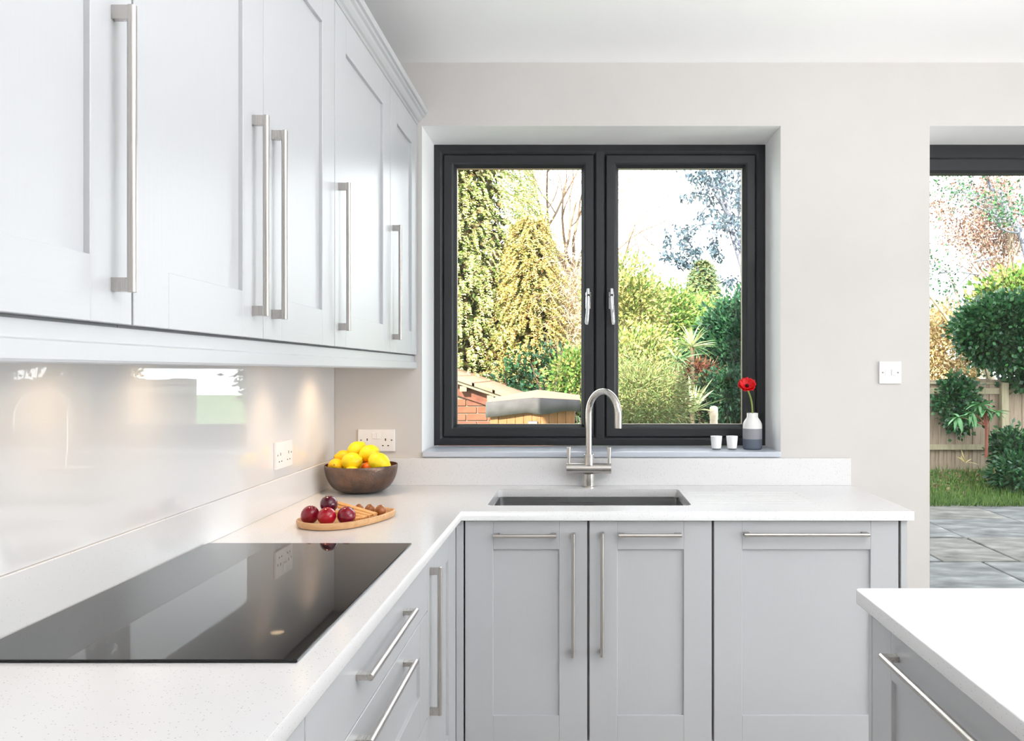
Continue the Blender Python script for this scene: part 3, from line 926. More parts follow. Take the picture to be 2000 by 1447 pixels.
def petal(ang, L_, W_, lift, seed):
    r2 = random.Random(seed)
    bm = bmesh.new(); grid = []
    nu, nv = 7, 7
    for i in range(nu + 1):
        u = i / nu; row = []
        w = W_ * (math.sin(min(u * 1.12, 1.0) * PI * .56 + .12)) ** .8
        if u > .85: w *= 1 - .35 * ((u - .85) / .15)
        for j in range(nv + 1):
            v = (j / nv - .5) * 2
            x = L_ * u * (1 - .06 * v * v)
            y = v * w * .5
            z = lift * (u ** 1.4) * L_ + .16 * L_ * v * v * u + .11 * L_ * math.sin(u * 8 + v * 6 + seed * 2) * u
            p = Vector((x * math.cos(ang) - y * math.sin(ang), x * math.sin(ang) + y * math.cos(ang), z))
            row.append(bm.verts.new(qrot @ p + Vector((FX, FY, FZ))))
        grid.append(row)
    for i in range(nu):
        for j in range(nv): bm.faces.new((grid[i][j], grid[i + 1][j], grid[i + 1][j + 1], grid[i][j + 1]))
    o = mk('petal', bm_mesh(bm, 'petal', smooth=True), 'petal', fl)
    md = o.modifiers.new('thick', 'SOLIDIFY'); md.thickness = .0006; md.offset = 0
for k in range(6): petal(k * PI / 3 + .2, .037 * rng.uniform(.94, 1.05), .034, .34, k)
for k in range(5): petal(k * 2 * PI / 5 + .6, .029, .028, .62, k + 20)
bm = bmesh.new(); bmesh.ops.create_uvsphere(bm, u_segments=16, v_segments=10, radius=.0075)
bmesh.ops.transform(bm, matrix=Matrix.Translation(Vector((FX, FY, FZ)) + axis * .006), verts=bm.verts)
mk('flower_centre', bm_mesh(bm, 'eye', smooth=True), 'flower_eye', fl)

def cup_glass():
    t = NT('cup_glass_base').base((.9, .93, .95, 1), .05)
    t.p.inputs['Transmission Weight'].default_value = .85
    return t.m
M['cup_base'] = cup_glass()
M['cup_white'] = plain('white_frosted_glass', srgb(246, 245, 244), .25)
for cx, lab in ((.5512, 'white glass tea light cup further from the vase'), (.6148, 'white glass tea light cup nearer to the vase')):
    cy = 3.262
    c = thing('tealight_cup', lab, 'cup', (cx, cy, SZ), group='white tea light cups on the sill')
    lathe_obj('glass_foot', [(0, 0), (.0165, 0), (.0180, .002), (.0186, .006), (0, .006)], 'cup_base', c, 36, (cx, cy, SZ))
    lathe_obj('cup_wall', [(0, .0062), (.0187, .0062), (.0205, .022), (.0234, .0545), (.0228, .0552), (.0218, .0545), (.0190, .022), (.0172, .010), (0, .009)], 'cup_white', c, 36, (cx, cy, SZ))

# ================================================================== the garden
def at(px, py, Y):
    """a point of the garden at depth Y seen at photo position (px, py)"""
    return Vector(((px - 1132) * Y / F_PX, Y, CAM_Z - (py - 726) * Y / F_PX))

NR = np.random.default_rng(11)

def leaf_mat(name, cols, trans=0.3, rough=0.55, gloss=0.3):
    t = NT(name).base(cols[0], rough, spec=gloss)
    g = t.node('ShaderNodeNewGeometry')
    n = len(cols)
    c = t.ramp(g.outputs['Random Per Island'], [((i + .5) / n, cc) for i, cc in enumerate(cols)])
    t.link(c, t.p.inputs['Base Color'])
    tr = t.node('ShaderNodeBsdfTranslucent'); t.link(c, tr.inputs[0])
    mx = t.node('ShaderNodeMixShader'); mx.inputs[0].default_value = trans
    t.link(t.p.outputs[0], mx.inputs[1]); t.link(tr.outputs[0], mx.inputs[2])
    t.link(mx.outputs[0], t.out.inputs[0])
    return t.m

def unit(a): return a / (np.linalg.norm(a, axis=1, keepdims=True) + 1e-9)

def leaf_mesh(name, P, D, L, W, bend=0.0, flat=None):
    """one kite shaped leaf per point: P base points, D directions, L lengths, W widths"""
    n = len(P); D = unit(D)
    R = NR.normal(size=(n, 3)) if flat is None else NR.normal(size=(n, 3)) * .5 + np.asarray(flat)
    S = unit(np.cross(D, R)); L = np.broadcast_to(L, n)[:, None]; W = np.broadcast_to(W, n)[:, None]
    N = np.cross(S, D)
    V = np.empty((n, 4, 3), np.float32)
    V[:, 0] = P
    V[:, 1] = P + D * L * .45 + S * W * .5
    V[:, 2] = P + D * L + N * (bend * L)
    V[:, 3] = P + D * L * .45 - S * W * .5
    Fq = np.arange(n * 4, dtype=np.int32).reshape(n, 4)
    return np_mesh(name, V.reshape(-1, 3), Fq)

def clumps(center, radii, nc, per, cr, shell=.6):
    """clumpy cloud of points in an ellipsoid; returns points and outward directions"""
    u = unit(NR.normal(size=(nc, 3))); rr = (shell + (1 - shell) * NR.random((nc, 1))) ** .8
    C = np.asarray(center) + u * rr * np.asarray(radii)
    k = np.repeat(np.arange(nc), per)
    off = NR.normal(size=(nc * per, 3)) * cr
    P = C[k] + off
    D = unit(u[k] * .6 + unit(off) * .7 + NR.normal(size=(nc * per, 3)) * .4)
    return P, D

def sprays(C, U, nleaf, length, droop, ll, lw):
    """drooping conifer sprays: a stem from every C along U with leaflets on both sides"""
    n = len(C); U = unit(U); s = NR.uniform(.6, 1.2, (n, 1)) * length
    side = unit(np.cross(U, np.array([0, 0, 1.0]) + NR.normal(size=(n, 3)) * .25))
    t = np.linspace(.08, 1, nleaf)
    P = []; D = []; Ls = []
    for j, tt in enumerate(t):
        p = C + U * s * tt + np.array([0, 0, -1.0]) * droop * s * tt ** 2
        tang = unit(U + np.array([0, 0, -2.0]) * droop * tt)
        for sg in (-1, 1):
            P.append(p); D.append(unit(tang * .75 + side * sg * .65 + NR.normal(size=(n, 3)) * .15))
            Ls.append(ll * (1.15 - .6 * tt) * NR.uniform(.7, 1.2, n))
    return np.concatenate(P), np.concatenate(D), np.concatenate(Ls)

def branch_system(start, direction, length, radius, depth, spread, rng, up=.1, nseg=5, kids=(2, 4), wob=.18, minr=.004):
    out = []
    def rec(p, d, L_, r, dep):
        pts = [Vector(p)]; rad = [r]; d = Vector(d).normalized()
        for i in range(nseg):
            d = (d + Vector((rng.gauss(0, wob), rng.gauss(0, wob), rng.gauss(0, wob) + up * .3))).normalized()
            pts.append(pts[-1] + d * L_ / nseg); rad.append(max(minr, r * (1 - .55 * (i + 1) / nseg)))
        out.append((pts, rad))
        if dep == 0: return
        for _ in range(rng.randint(*kids)):
            i = rng.randint(2, nseg)
            ax = Vector((rng.gauss(0, 1), rng.gauss(0, 1), rng.gauss(0, 1) + up)).normalized()
            nd = (d * (1 - spread) + ax * spread).normalized()
            rec(pts[i], nd, L_ * rng.uniform(.5, .78), max(minr, rad[i] * .65), dep - 1)
    rec(start, direction, length, radius, depth)
    return out

def branches_mesh(name, systems, sides=5):
    V = []; Fq = []; o = 0
    for pts, rad in systems:
        v, f = tube_data(pts, rad, sides)
        V += [tuple(x) for x in v]; Fq += [tuple(i + o for i in q) for q in f]; o += len(v)
    return np_mesh(name, np.array(V), np.array(Fq), smooth=True)

def plant(name, label, cat, base, group=None): return thing(name, label, cat, tuple(base), group)
def foliage(parent, me, mat, name='foliage'): return mk(name, me, mat, parent)

M['bark'] = mat_varied('tree_bark', [(0.3, srgb(96, 76, 62)), (0.7, srgb(140, 116, 96))], 14, .9, bump=.4, dist=.01)
M['bark_pale'] = mat_varied('pale_twig_bark', [(0.3, srgb(150, 132, 116)), (0.7, srgb(186, 168, 150))], 14, .9)
M['bark_grey'] = mat_varied('grey_bark', [(0.3, srgb(86, 90, 104)), (0.7, srgb(120, 124, 138))], 10, .9)
M['bark_dark'] = mat_varied('dark_stem_bark', [(0.3, srgb(60, 48, 38)), (0.7, srgb(92, 74, 58))], 14, .9)
M['soil'] = mat_varied('leaf_litter_soil', [(0.3, srgb(70, 52, 40)), (0.7, srgb(110, 84, 62))], 18, .95, bump=.5, dist=.02)

G0 = -.12
def ground_h(x, y):
    def ss(a, b, t): t = np.clip((t - a) / (b - a), 0, 1); return t * t * (3 - 2 * t)
    return G0 - .02 + .78 * ss(9.2, 12.5, y) * (1 - ss(2.6, 3.6, x)) * ss(.9, 1.5, x) + .22 * ss(8.8, 10.6, y) * ss(3.2, 4.2, x)
gx, gy = np.meshgrid(np.linspace(-14, 20, 86), np.linspace(3.6, 44, 102), indexing='ij')
gv = np.stack([gx, gy, ground_h(gx, gy)], -1).reshape(-1, 3)
idx = np.arange(86 * 102).reshape(86, 102)
gf = np.stack([idx[:-1, :-1], idx[1:, :-1], idx[1:, 1:], idx[:-1, 1:]], -1).reshape(-1, 4)
M['lawn'] = mat_varied('lawn_and_soil', [(0.35, srgb(70, 104, 48)), (0.55, srgb(86, 120, 56)), (0.72, srgb(104, 92, 64))], 2.2, .95, bump=.4, dist=.03, detail=8)
gr_o = mk('ground', np_mesh('ground', gv, gf, True), 'lawn')
tag(gr_o, 'rough lawn and soil of the back garden outside', 'ground', kind='structure')

# ---- patio slabs
M['slab_a'] = mat_varied('grey_paving_stone', [(0.30, dk(70, 74, 80, .26)), (0.48, dk(136, 138, 142, .26)), (0.62, dk(172, 174, 176, .26)), (0.72, dk(214, 210, 204, .30))], 3.2, .9, bump=.6, dist=.008, detail=12, vecscale=(1, 2.2, 1))
M['slab_b'] = mat_varied('buff_paving_stone', [(0.30, dk(84, 84, 76, .26)), (0.48, dk(146, 144, 138, .26)), (0.62, dk(178, 176, 170, .26)), (0.72, dk(216, 210, 198, .30))], 3.2, .9, bump=.6, dist=.008, detail=12, vecscale=(1, 2.2, 1))
M['moss'] = mat_varied('mossy_joint', [(0.3, dk(62, 66, 44)), (0.7, dk(96, 104, 60))], 9, .95)
patio = tag(box('patio', (.4, 9.0, 3.60, 8.82, G0 - .10, G0 - .014), 'moss'), 'grey stone slab patio outside the garden door', 'patio', kind='structure')
rs = random.Random(5)
slab_meshes = {}
for mname in ('slab_a', 'slab_b'):
    for w_ in (.58, .88):
        bm = bmesh.new(); bm_box(bm, -w_ / 2, w_ / 2, -.44, .44, -.05, 0)
        me = bm_mesh(bm, 'paving_slab', .006); me.materials.append(M[mname]); slab_meshes[(mname, w_)] = me
for row in range(6):
    y = 3.62 + .45 + row * .90 - (.12 if row == 0 else 0)
    x = .42 + (row % 2) * .3
    while x < 8.6:
        w_ = rs.choice((.58, .88))
        o = bpy.data.objects.new('paving_slab', slab_meshes[(rs.choice(('slab_a', 'slab_a', 'slab_b')), w_)])
        COL.objects.link(o)
        o.location = (x + w_ / 2, y - .07, G0 + rs.uniform(-.004, .004))
        o.rotation_euler = (rs.gauss(0, .004), rs.gauss(0, .004), rs.gauss(0, .004))
        o.parent = patio
        x += w_ + .02

# ---- brick outbuilding at the left
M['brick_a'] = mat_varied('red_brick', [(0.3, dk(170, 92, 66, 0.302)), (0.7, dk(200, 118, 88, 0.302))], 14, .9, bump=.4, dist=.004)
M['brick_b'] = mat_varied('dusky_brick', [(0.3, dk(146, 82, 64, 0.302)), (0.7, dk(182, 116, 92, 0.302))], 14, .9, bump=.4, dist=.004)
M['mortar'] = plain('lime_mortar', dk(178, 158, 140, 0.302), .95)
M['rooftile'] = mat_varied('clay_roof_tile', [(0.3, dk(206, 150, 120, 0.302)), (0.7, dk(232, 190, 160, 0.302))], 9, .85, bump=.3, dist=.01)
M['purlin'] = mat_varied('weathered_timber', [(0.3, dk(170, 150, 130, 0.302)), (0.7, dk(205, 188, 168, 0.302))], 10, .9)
YB = 8.5
ob = thing('brick_outbuilding', 'low red brick outbuilding with a sloping tiled roof beyond the window', 'outbuilding', (-1.4, YB, G0))
zl, zr, xl, xr = 1.62, 1.01, -2.3, -.50           # verge line
def verge(x): return zl + (zr - zl) * (x - xl) / (xr - xl)
bm = bmesh.new()
pr = [(xl, G0), (-.62, G0), (-.62, verge(-.62) - .06), (xl, verge(xl) - .06)]
A = [bm.verts.new((x, YB, z)) for x, z in pr]; B = [bm.verts.new((x, YB + 2.6, z)) for x, z in pr]
for k in range(4): bm.faces.new((A[k], A[(k + 1) % 4], B[(k + 1) % 4], B[k]))
bm.faces.new(A[::-1]); bm.faces.new(B)
wall_ob = mk('wall', bm_mesh(bm, 'outbuilding_wall'), 'mortar', ob)
bmeshes = {}
for mname in ('brick_a', 'brick_b'):
    for w_ in (.212, .100):
        bm = bmesh.new(); bm_box(bm, -w_ / 2, w_ / 2, -.016, .02, -.0325, .0325)
        me = bm_mesh(bm, 'brick', .004); me.materials.append(M[mname]); bmeshes[(mname, w_)] = me
row = 0; z = .56
while z < 1.5:
    x = -.635 - (0 if row % 2 else .112); w_prev = None
    if row % 2 == 0:
        spots = [(-.635 - .05, .100)]
    else: spots = []
    while x > -1.72:
        spots.append((x - .106, .212)); x -= .224
    for cx, w_ in spots:
        if z + .04 < verge(cx + w_ / 2) - .10:
            o = bpy.data.objects.new('brick', bmeshes[(rs.choice(('brick_a', 'brick_a', 'brick_b')), w_)]); COL.objects.link(o)
            o.location = (cx, YB + rs.uniform(-.004, .003), z); o.parent = wall_ob
    z += .077; row += 1
# bargeboard, purlin ends and tiles
def slanted(name, x0, x1, dz0, dz1, y0, y1, mat, parent):
    bm = bmesh.new()
    pr = [(x0, verge(x0) + dz0), (x1, verge(x1) + dz0), (x1, verge(x1) + dz1), (x0, verge(x0) + dz1)]
    A = [bm.verts.new((x, y0, z)) for x, z in pr]; B = [bm.verts.new((x, y1, z)) for x, z in pr]
    for k in range(4): bm.faces.new((A[k], A[(k + 1) % 4], B[(k + 1) % 4], B[k]))
    bm.faces.new(A[::-1]); bm.faces.new(B)
    return mk(name, bm_mesh(bm, name), mat, parent)
slanted('bargeboard', xl, -.60, -.175, -.058, YB - .05, YB - .003, 'brick_b', ob)
for px_ in (-1.20, -.92, -1.48, -1.76): box('purlin_end', (px_ - .035, px_ + .035, YB - .16, YB - .05, verge(px_) - .105, verge(px_) - .050), 'purlin', ob)
roof_ob = slanted('roof', xl, -.48, -.047, -.012, YB - .17, YB + 2.7, 'purlin', ob)
for i in range(8):
    for j in range(7):
        x1_ = -.45 - i * .21
        slanted('roof_tile', x1_ - .235, x1_, -.011 + .004 * 0, .020, YB - .20 + j * .30, YB - .20 + j * .30 + .292, 'rooftile', roof_ob).rotation_euler = (0, 0, 0)

# ---- timber garden store with a felt roof
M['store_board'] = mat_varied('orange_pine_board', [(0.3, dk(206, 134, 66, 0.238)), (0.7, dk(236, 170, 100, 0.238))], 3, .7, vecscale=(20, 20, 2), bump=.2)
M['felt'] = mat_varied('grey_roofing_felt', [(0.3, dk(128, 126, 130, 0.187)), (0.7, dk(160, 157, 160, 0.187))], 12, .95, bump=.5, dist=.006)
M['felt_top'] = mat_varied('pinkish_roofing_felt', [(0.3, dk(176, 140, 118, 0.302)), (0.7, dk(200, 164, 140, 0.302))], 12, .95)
M['latch'] = plain('galvanised_latch', srgb(120, 122, 126), .45, .9)
YS = 7.0
X0, X1 = at(957, 0, YS).x, at(1122, 0, YS).x
st = thing('garden_store', 'small orange timber garden store with a sagging grey felt roof', 'shed', ((X0 + X1) / 2, YS, G0))
zE = at(0, 816, YS).z; zR = at(0, 792, YS).z
box('body', (X0 + .02, X1 - .02, YS + .02, YS + .75, G0, zE - .01), 'store_board', st)
nb = 10
bw = (X1 - X0) / nb
for k in range(nb):
    box('board', (X0 + k * bw + .0015, X0 + (k + 1) * bw - .0015, YS - (.014 if k in (0, nb - 1) else .004), YS + .02, G0 + .02, zE + .07), 'store_board', st, .002)
box('latch', (at(1032, 0, YS).x, at(1050, 0, YS).x, YS - .03, YS - .003, at(0, 829, YS).z, at(0, 822, YS).z), 'latch', st, .003)
fx0, fx1, fxm = at(950, 0, YS).x, at(1133, 0, YS).x, at(1042, 0, YS).x
def felt_strip():
    bm = bmesh.new(); n = 28; rows = []
    for i in range(n + 1):
        s_ = i / n; x = fx0 + (fx1 - fx0) * s_
        if s_ < .5: zt = at(0, 785 - 9 * (s_ / .5), YS).z
        else: zt = at(0, 776 + 5 * ((s_ - .5) / .5), YS).z
        pb = 815 - 10 * min(s_ / .45, 1) + 3.5 * math.sin(max(s_ - .45, 0) * 11) * (1 if s_ > .45 else 0)
        zb = at(0, pb, YS).z
        yo = -.05 - .006 * math.sin(s_ * 9)
        rows.append([bm.verts.new((x, YS + yo, zb)), bm.verts.new((x, YS + yo - .004, (zb + zt) / 2)), bm.verts.new((x, YS + yo + .004, zt))])
    for a_, b_ in zip(rows, rows[1:]):
        for k in range(2): bm.faces.new((a_[k], b_[k], b_[k + 1], a_[k + 1]))
    return bm_mesh(bm, 'felt', smooth=True)
o = mk('felt_fascia', felt_strip(), 'felt', st); md = o.modifiers.new('t', 'SOLIDIFY'); md.thickness = .006
bm = bmesh.new()
zt0, ztm, zt1 = at(0, 785, YS).z, at(0, 776, YS).z, at(0, 781, YS).z
F_ = [(fx0, zt0), (fxm, ztm), (fx1, zt1)]
A = [bm.verts.new((x, YS - .046, z)) for x, z in F_]; B = [bm.verts.new((x, YS + .8, z + (.05 if i == 1 else .02))) for i, (x, z) in enumerate(F_)]
for k in range(2): bm.faces.new((A[k], A[k + 1], B[k + 1], B[k]))
o = mk('roof', bm_mesh(bm, 'roof'), 'felt_top', st); md = o.modifiers.new('t', 'SOLIDIFY'); md.thickness = .012
box('eave_board', (X0, X1, YS + .0, YS + .018, zE - .02, zt0 - .015), 'store_board', st)

# ---- fence on the right
YF = 10.5
M['fence_board'] = mat_varied('weathered_fence_board', [(0.3, dk(132, 116, 100, .8)), (0.55, dk(175, 158, 140, .8)), (0.8, dk(150, 132, 110, .8))], 2.5, .95, vecscale=(14, 14, 1.2), bump=.4, dist=.004)
M['fence_post'] = mat_varied('fence_post_timber', [(0.3, dk(168, 160, 132, .7)), (0.7, dk(196, 188, 160, .7))], 4, .95, vecscale=(10, 10, 1))
fe = thing('garden_fence', 'weathered brown close board fence behind the patio', 'fence', (5.6, YF, 0))
ZF = at(0, 750, YF).z
fb = bpy.data.meshes.new('x')
bm = bmesh.new(); bm_box(bm, -.058, .058, -.008, .008, 0, 1.42); fbm = bm_mesh(bm, 'fence_board', .003); fbm.materials.append(M['fence_board'])
x = 3.1; k = 0
while x < 8.6:
    o = bpy.data.objects.new('fence_board', fbm); COL.objects.link(o); o.parent = fe
    o.matrix_parent_inverse = Matrix.Translation(-Vector(fe['org']))
    o.location = (x, YF - .004 * (k % 2), -.17 + rs.uniform(-.01, .01)); o.rotation_euler = (0, rs.gauss(0, .006), .06)
    x += .108; k += 1
for px_ in (1830 - 40, 1956, 2110):
    X_ = at(px_, 0, YF).x
    box('fence_post', (X_ - .045, X_ + .045, YF - .10, YF - .015, -.17, ZF + .02), 'fence_post', fe, .004)
box('fence_rail', (3.05, 8.6, YF - .05, YF - .012, ZF - .13, ZF - .05), 'fence_post', fe, .004)
box('fence_rail', (3.05, 8.6, YF - .05, YF - .012, at(0, 872, YF).z - .04, at(0, 872, YF).z + .03), 'fence_post', fe, .004)
box('fence_cap', (3.05, 8.6, YF - .035, YF + .03, ZF - .002, ZF + .022), 'fence_post', fe, .004)

# ---- leaf materials
M['cypress'] = leaf_mat('cypress_leaf', [srgb(128, 152, 76), srgb(156, 174, 100), srgb(182, 192, 128), srgb(204, 200, 150), srgb(180, 142, 104), srgb(106, 138, 66)], .2)
M['golden'] = leaf_mat('golden_conifer_leaf', [srgb(160, 146, 84), srgb(182, 160, 96), srgb(178, 128, 88), srgb(124, 138, 70), srgb(196, 176, 120), srgb(140, 150, 84)], .2)
M['yellowgreen'] = leaf_mat('yellow_green_leaf', [srgb(138, 142, 76), srgb(170, 162, 104), srgb(108, 124, 62), srgb(188, 172, 122), srgb(96, 124, 58), srgb(82, 106, 50)], .25)
M['rosemary'] = leaf_mat('grey_green_leaf', [srgb(84, 106, 58), srgb(128, 140, 88), srgb(108, 126, 70), srgb(160, 158, 112), srgb(74, 104, 54), srgb(112, 96, 66)], .2)
M['midgreen'] = leaf_mat('mid_green_leaf', [srgb(66, 102, 44), srgb(90, 124, 56), srgb(116, 140, 72), srgb(146, 142, 86)], .25)
M['deepgreen'] = leaf_mat('deep_green_leaf', [srgb(20, 52, 34), srgb(30, 68, 42), srgb(46, 88, 54), srgb(24, 58, 44)], .1)
M['ivy'] = leaf_mat('ivy_leaf', [srgb(24, 60, 38), srgb(36, 80, 46), srgb(50, 96, 54), srgb(28, 70, 48), srgb(62, 108, 58)], .12, .35, .5)
M['eucalyptus'] = leaf_mat('blue_grey_leaf', [srgb(34, 52, 62), srgb(50, 70, 82), srgb(70, 90, 104), srgb(42, 60, 74)], .06)
M['fir'] = leaf_mat('distant_fir_needle', [srgb(74, 104, 82), srgb(92, 120, 84), srgb(120, 132, 84), srgb(140, 138, 92)], .2)
M['rust'] = leaf_mat('rust_brown_leaf', [srgb(124, 88, 76), srgb(150, 112, 98), srgb(100, 70, 60), srgb(170, 138, 122)], .2)
M['hedge'] = leaf_mat('beech_hedge_leaf', [srgb(196, 170, 130), srgb(178, 152, 110), srgb(146, 136, 92), srgb(208, 186, 152)], .25)
M['redleaf'] = leaf_mat('dark_red_leaf', [srgb(92, 50, 38), srgb(110, 66, 50), srgb(70, 56, 40)], .1)
M['flax'] = leaf_mat('flax_blade', [srgb(150, 164, 110), srgb(178, 186, 136), srgb(120, 142, 84)], .2, .4, .5)
M['flax_dark'] = leaf_mat('dark_palm_blade', [srgb(60, 92, 60), srgb(84, 116, 76), srgb(110, 140, 96)], .2, .4, .5)
M['grass'] = leaf_mat('grass_blade', [srgb(56, 88, 36), srgb(74, 106, 44), srgb(96, 120, 60)], .2)
M['rhodo'] = leaf_mat('glossy_evergreen_leaf', [srgb(52, 100, 58), srgb(70, 122, 72), srgb(90, 138, 88)], .15, .35, .5)

M['innerleaf'] = leaf_mat('inner_leaf_shade_tone', [srgb(84, 92, 48), srgb(104, 84, 56), srgb(66, 84, 42)], .1)  # darker tones put the shade inside the conifer crowns into the leaf colour
# ---- large drooping cypress (left pane)
def conifer(label, base, top_z, low_z, rmax, nsp, mat, group, nleaf=11, length=.34, droop=.7, ll=.075, lw=.020, name='conifer_tree', power=.8):
    t = plant(name, label, 'tree', base, group)
    bx, by, bz = base
    tube('trunk', [(bx, by, bz), (bx + .03, by, (bz + top_z) / 2), (bx, by, top_z * .97)], [max(.10, rmax * .12), rmax * .08, .02], 'bark', t, 8)
    h = NR.random(nsp) ** .85
    z = low_z + (top_z - low_z) * h
    r = rmax * np.clip(1 - h, .02, 1) ** power * (.50 + .5 * NR.random(nsp) ** .5)
    # boughs: push the sprays into vertical lobes
    a = NR.random(nsp) * 2 * PI
    lobe = 1 + .16 * np.sin(a * 5 + h * 9) + .10 * np.sin(a * 11 + h * 23)
    r = r * lobe
    C = np.stack([bx + r * np.cos(a), by + r * np.sin(a), z], 1)
    U = np.stack([np.cos(a), np.sin(a), NR.normal(0, .3, nsp)], 1)
    P, D, L_ = sprays(C, U, nleaf, length, droop, ll, lw)
    foliage(t, leaf_mesh('foliage', P, D, L_, lw), mat)
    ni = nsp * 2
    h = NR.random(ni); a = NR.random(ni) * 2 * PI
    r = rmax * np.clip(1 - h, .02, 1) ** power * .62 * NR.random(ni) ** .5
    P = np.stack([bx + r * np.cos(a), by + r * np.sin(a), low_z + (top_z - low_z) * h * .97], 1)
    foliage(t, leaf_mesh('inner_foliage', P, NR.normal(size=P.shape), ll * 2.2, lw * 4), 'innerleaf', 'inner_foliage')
    return t
conifer('tall drooping green cypress filling the left window pane', (-1.85, 11.6, G0), 7.2, .35, 1.62, 9500, 'cypress', 'conifers in the garden', nleaf=9, length=.22, ll=.052, lw=.019, droop=.8, power=.45)
conifer('golden brown conifer to the right of the tall cypress', (at(1035, 0, 10.9).x, 10.9, G0), at(0, 425, 10.9).z, .5, .52, 1900, 'golden', 'conifers in the garden', nleaf=8, length=.18, ll=.05, lw=.02, power=.4)
conifer('dark small fir far away in the right window pane', tuple(at(1372, 726, 26).xy) + (0.2,), at(0, 512, 26).z, 1.5, 1.35, 1500, 'fir', 'conifers in the garden', nleaf=7, length=.34, droop=.25, ll=.13, lw=.045, power=1.05)

# ---- bare trees with pale branches
def bare_tree(label, base, mat, rng_seed, starts, depth, group, leaves=None, leaf_l=.05, leaf_w=.03, per=2, name='bare_tree'):
    t = plant(name, label, 'tree', base, group)
    rg = random.Random(rng_seed); sysn = []
    for (p, d, L_, r, dep, spread, up) in starts:
        sysn += branch_system(p, d, L_, r, dep, spread, rg, up)
    mk('branches', branches_mesh('branches', sysn), mat, t)
    if leaves:
        tips = np.array([tuple(pts[i]) for pts, rad in sysn for i in range(2, len(pts)) if rad[i] < .03])
        P = np.repeat(tips, per, 0) + NR.normal(size=(len(tips) * per, 3)) * .07
        foliage(t, leaf_mesh('foliage', P, NR.normal(size=P.shape) + np.array([0, 0, -.4]), leaf_l, leaf_w), leaves)
    return t
b0 = at(1150, 830, 13.5)
bare_tree('bare pale trunked tree at the right of the left window pane', (b0.x, 13.5, G0), 'bark', 3,
          [((b0.x, 13.5, G0), (-.12, 0, 1), 3.3, .10, 0, .3, .3),
           (at(1128, 600, 13.5), (-.10, .05, 1), 1.9, .06, 3, .42, .5), (at(1122, 560, 13.5), (.18, 0, 1), 1.9, .035, 3, .42, .5),
           (at(1120, 530, 13.5), (-.35, -.1, 1), 1.5, .03, 3, .45, .4)], 3, 'bare trees in the garden', 'rust', .035, .02, 1)
b1 = at(1060, 700, 15)
bare_tree('thin bare tree rising behind the golden conifer', (b1.x, 15, G0), 'bark', 8,
          [((b1.x, 15, G0), (-.02, 0, 1), 4.0, .06, 1, .3, .4), (at(1062, 480, 15), (.1, 0, 1), 1.6, .03, 3, .45, .5), (at(1050, 450, 15), (-.3, 0, 1), 1.3, .022, 3, .45, .4)],
          3, 'bare trees in the garden')
# pale tangle of climbing stems
t = plant('tangled_climber', 'tangle of pale bare climbing stems beside the window bar', 'shrub', (at(1100, 0, 11).x, 11, G0))
rg = random.Random(21); sysn = []
for _ in range(150):
    p = at(rg.uniform(1068, 1150), rg.uniform(500, 770), rg.uniform(10.6, 11.5))
    sysn += branch_system(p, (rg.gauss(0, 1), rg.gauss(0, .4), rg.gauss(.2, .8)), rg.uniform(.25, .6), rg.uniform(.0035, .008), 2, .6, rg, 0, 6, (1, 3), .55, .0022)
mk('stems', branches_mesh('stems', sysn, 4), 'bark_pale', t)
P, D = clumps(at(1105, 650, 11.3), (.40, .3, .95), 160, 22, .07, .2)
foliage(t, leaf_mesh('foliage', P, D, .045, .025), 'hedge')

# ---- shrubs
def shrub(label, c, radii, nc, per, cr, mat, ll, lw, group=None, name='garden_shrub', stem=True, shell=.55):
    c = Vector(c)
    gz = float(ground_h(c.x, c.y))
    t = plant(name, label, 'shrub', (c.x, c.y, gz), group)
    P, D = clumps(c, radii, nc, per, cr, shell)
    P[:, 2] = np.maximum(P[:, 2], gz + .02)
    foliage(t, leaf_mesh('foliage', P, D, ll * NR.uniform(.7, 1.25, len(P)), lw), mat)
    if stem:
        rg = random.Random(int(abs(c.x * 1000)) + 3); ss = []
        for k in range(6):
            ss += branch_system((c.x + rg.gauss(0, radii[0] * .15), c.y, gz), (rg.gauss(0, .35), rg.gauss(0, .2), 1), max(.2, (c.z - gz)) * .85, .014, 1, .4, rg, .3, 4, (2, 3), .12, .004)
        mk('stems', branches_mesh('stems', ss, 5), 'bark_dark', t)
    return t
GS = 'garden shrubs seen through the window'
shrub('bright green shrub low beside the middle window bar', at(1125, 738, 9.2), (.26, .3, .30), 70, 45, .06, 'midgreen', .06, .03, GS)
shrub('dark undergrowth shrub behind the timber store', at(1065, 755, 10.4), (.62, .4, .42), 110, 40, .09, 'deepgreen', .08, .04, GS)
shrub('dark undergrowth shrub behind the brick outbuilding', at(940, 730, 11.9), (1.1, .3, .7), 120, 40, .10, 'deepgreen', .08, .04, GS)
shrub('feathery yellow green bush at the bottom left of the right pane', at(1255, 795, 7.4), (.42, .45, .48), 240, 70, .07, 'rosemary', .055, .010, GS, shell=.35)
shrub('tall yellow leaved shrub at the left edge of the right pane', at(1222, 640, 12.5), (.60, .6, 1.05), 200, 55, .12, 'yellowgreen', .075, .035, GS, shell=.35)
shrub('sunlit golden shrub below the tall yellow one', at(1240, 715, 10.0), (.50, .4, .42), 150, 55, .09, 'yellowgreen', .06, .03, GS)
shrub('rounded mid green shrub in the middle of the right pane', at(1300, 640, 17), (.95, .8, .75), 220, 50, .13, 'midgreen', .11, .05, GS)
shrub('pale olive shrub below the distant fir', at(1372, 645, 19), (.85, .7, .62), 170, 50, .13, 'yellowgreen', .11, .05, GS)
shrub('green leafy shrub to the right of the fan palm', at(1395, 690, 12), (.36, .4, .48), 110, 50, .09, 'midgreen', .08, .035, GS)
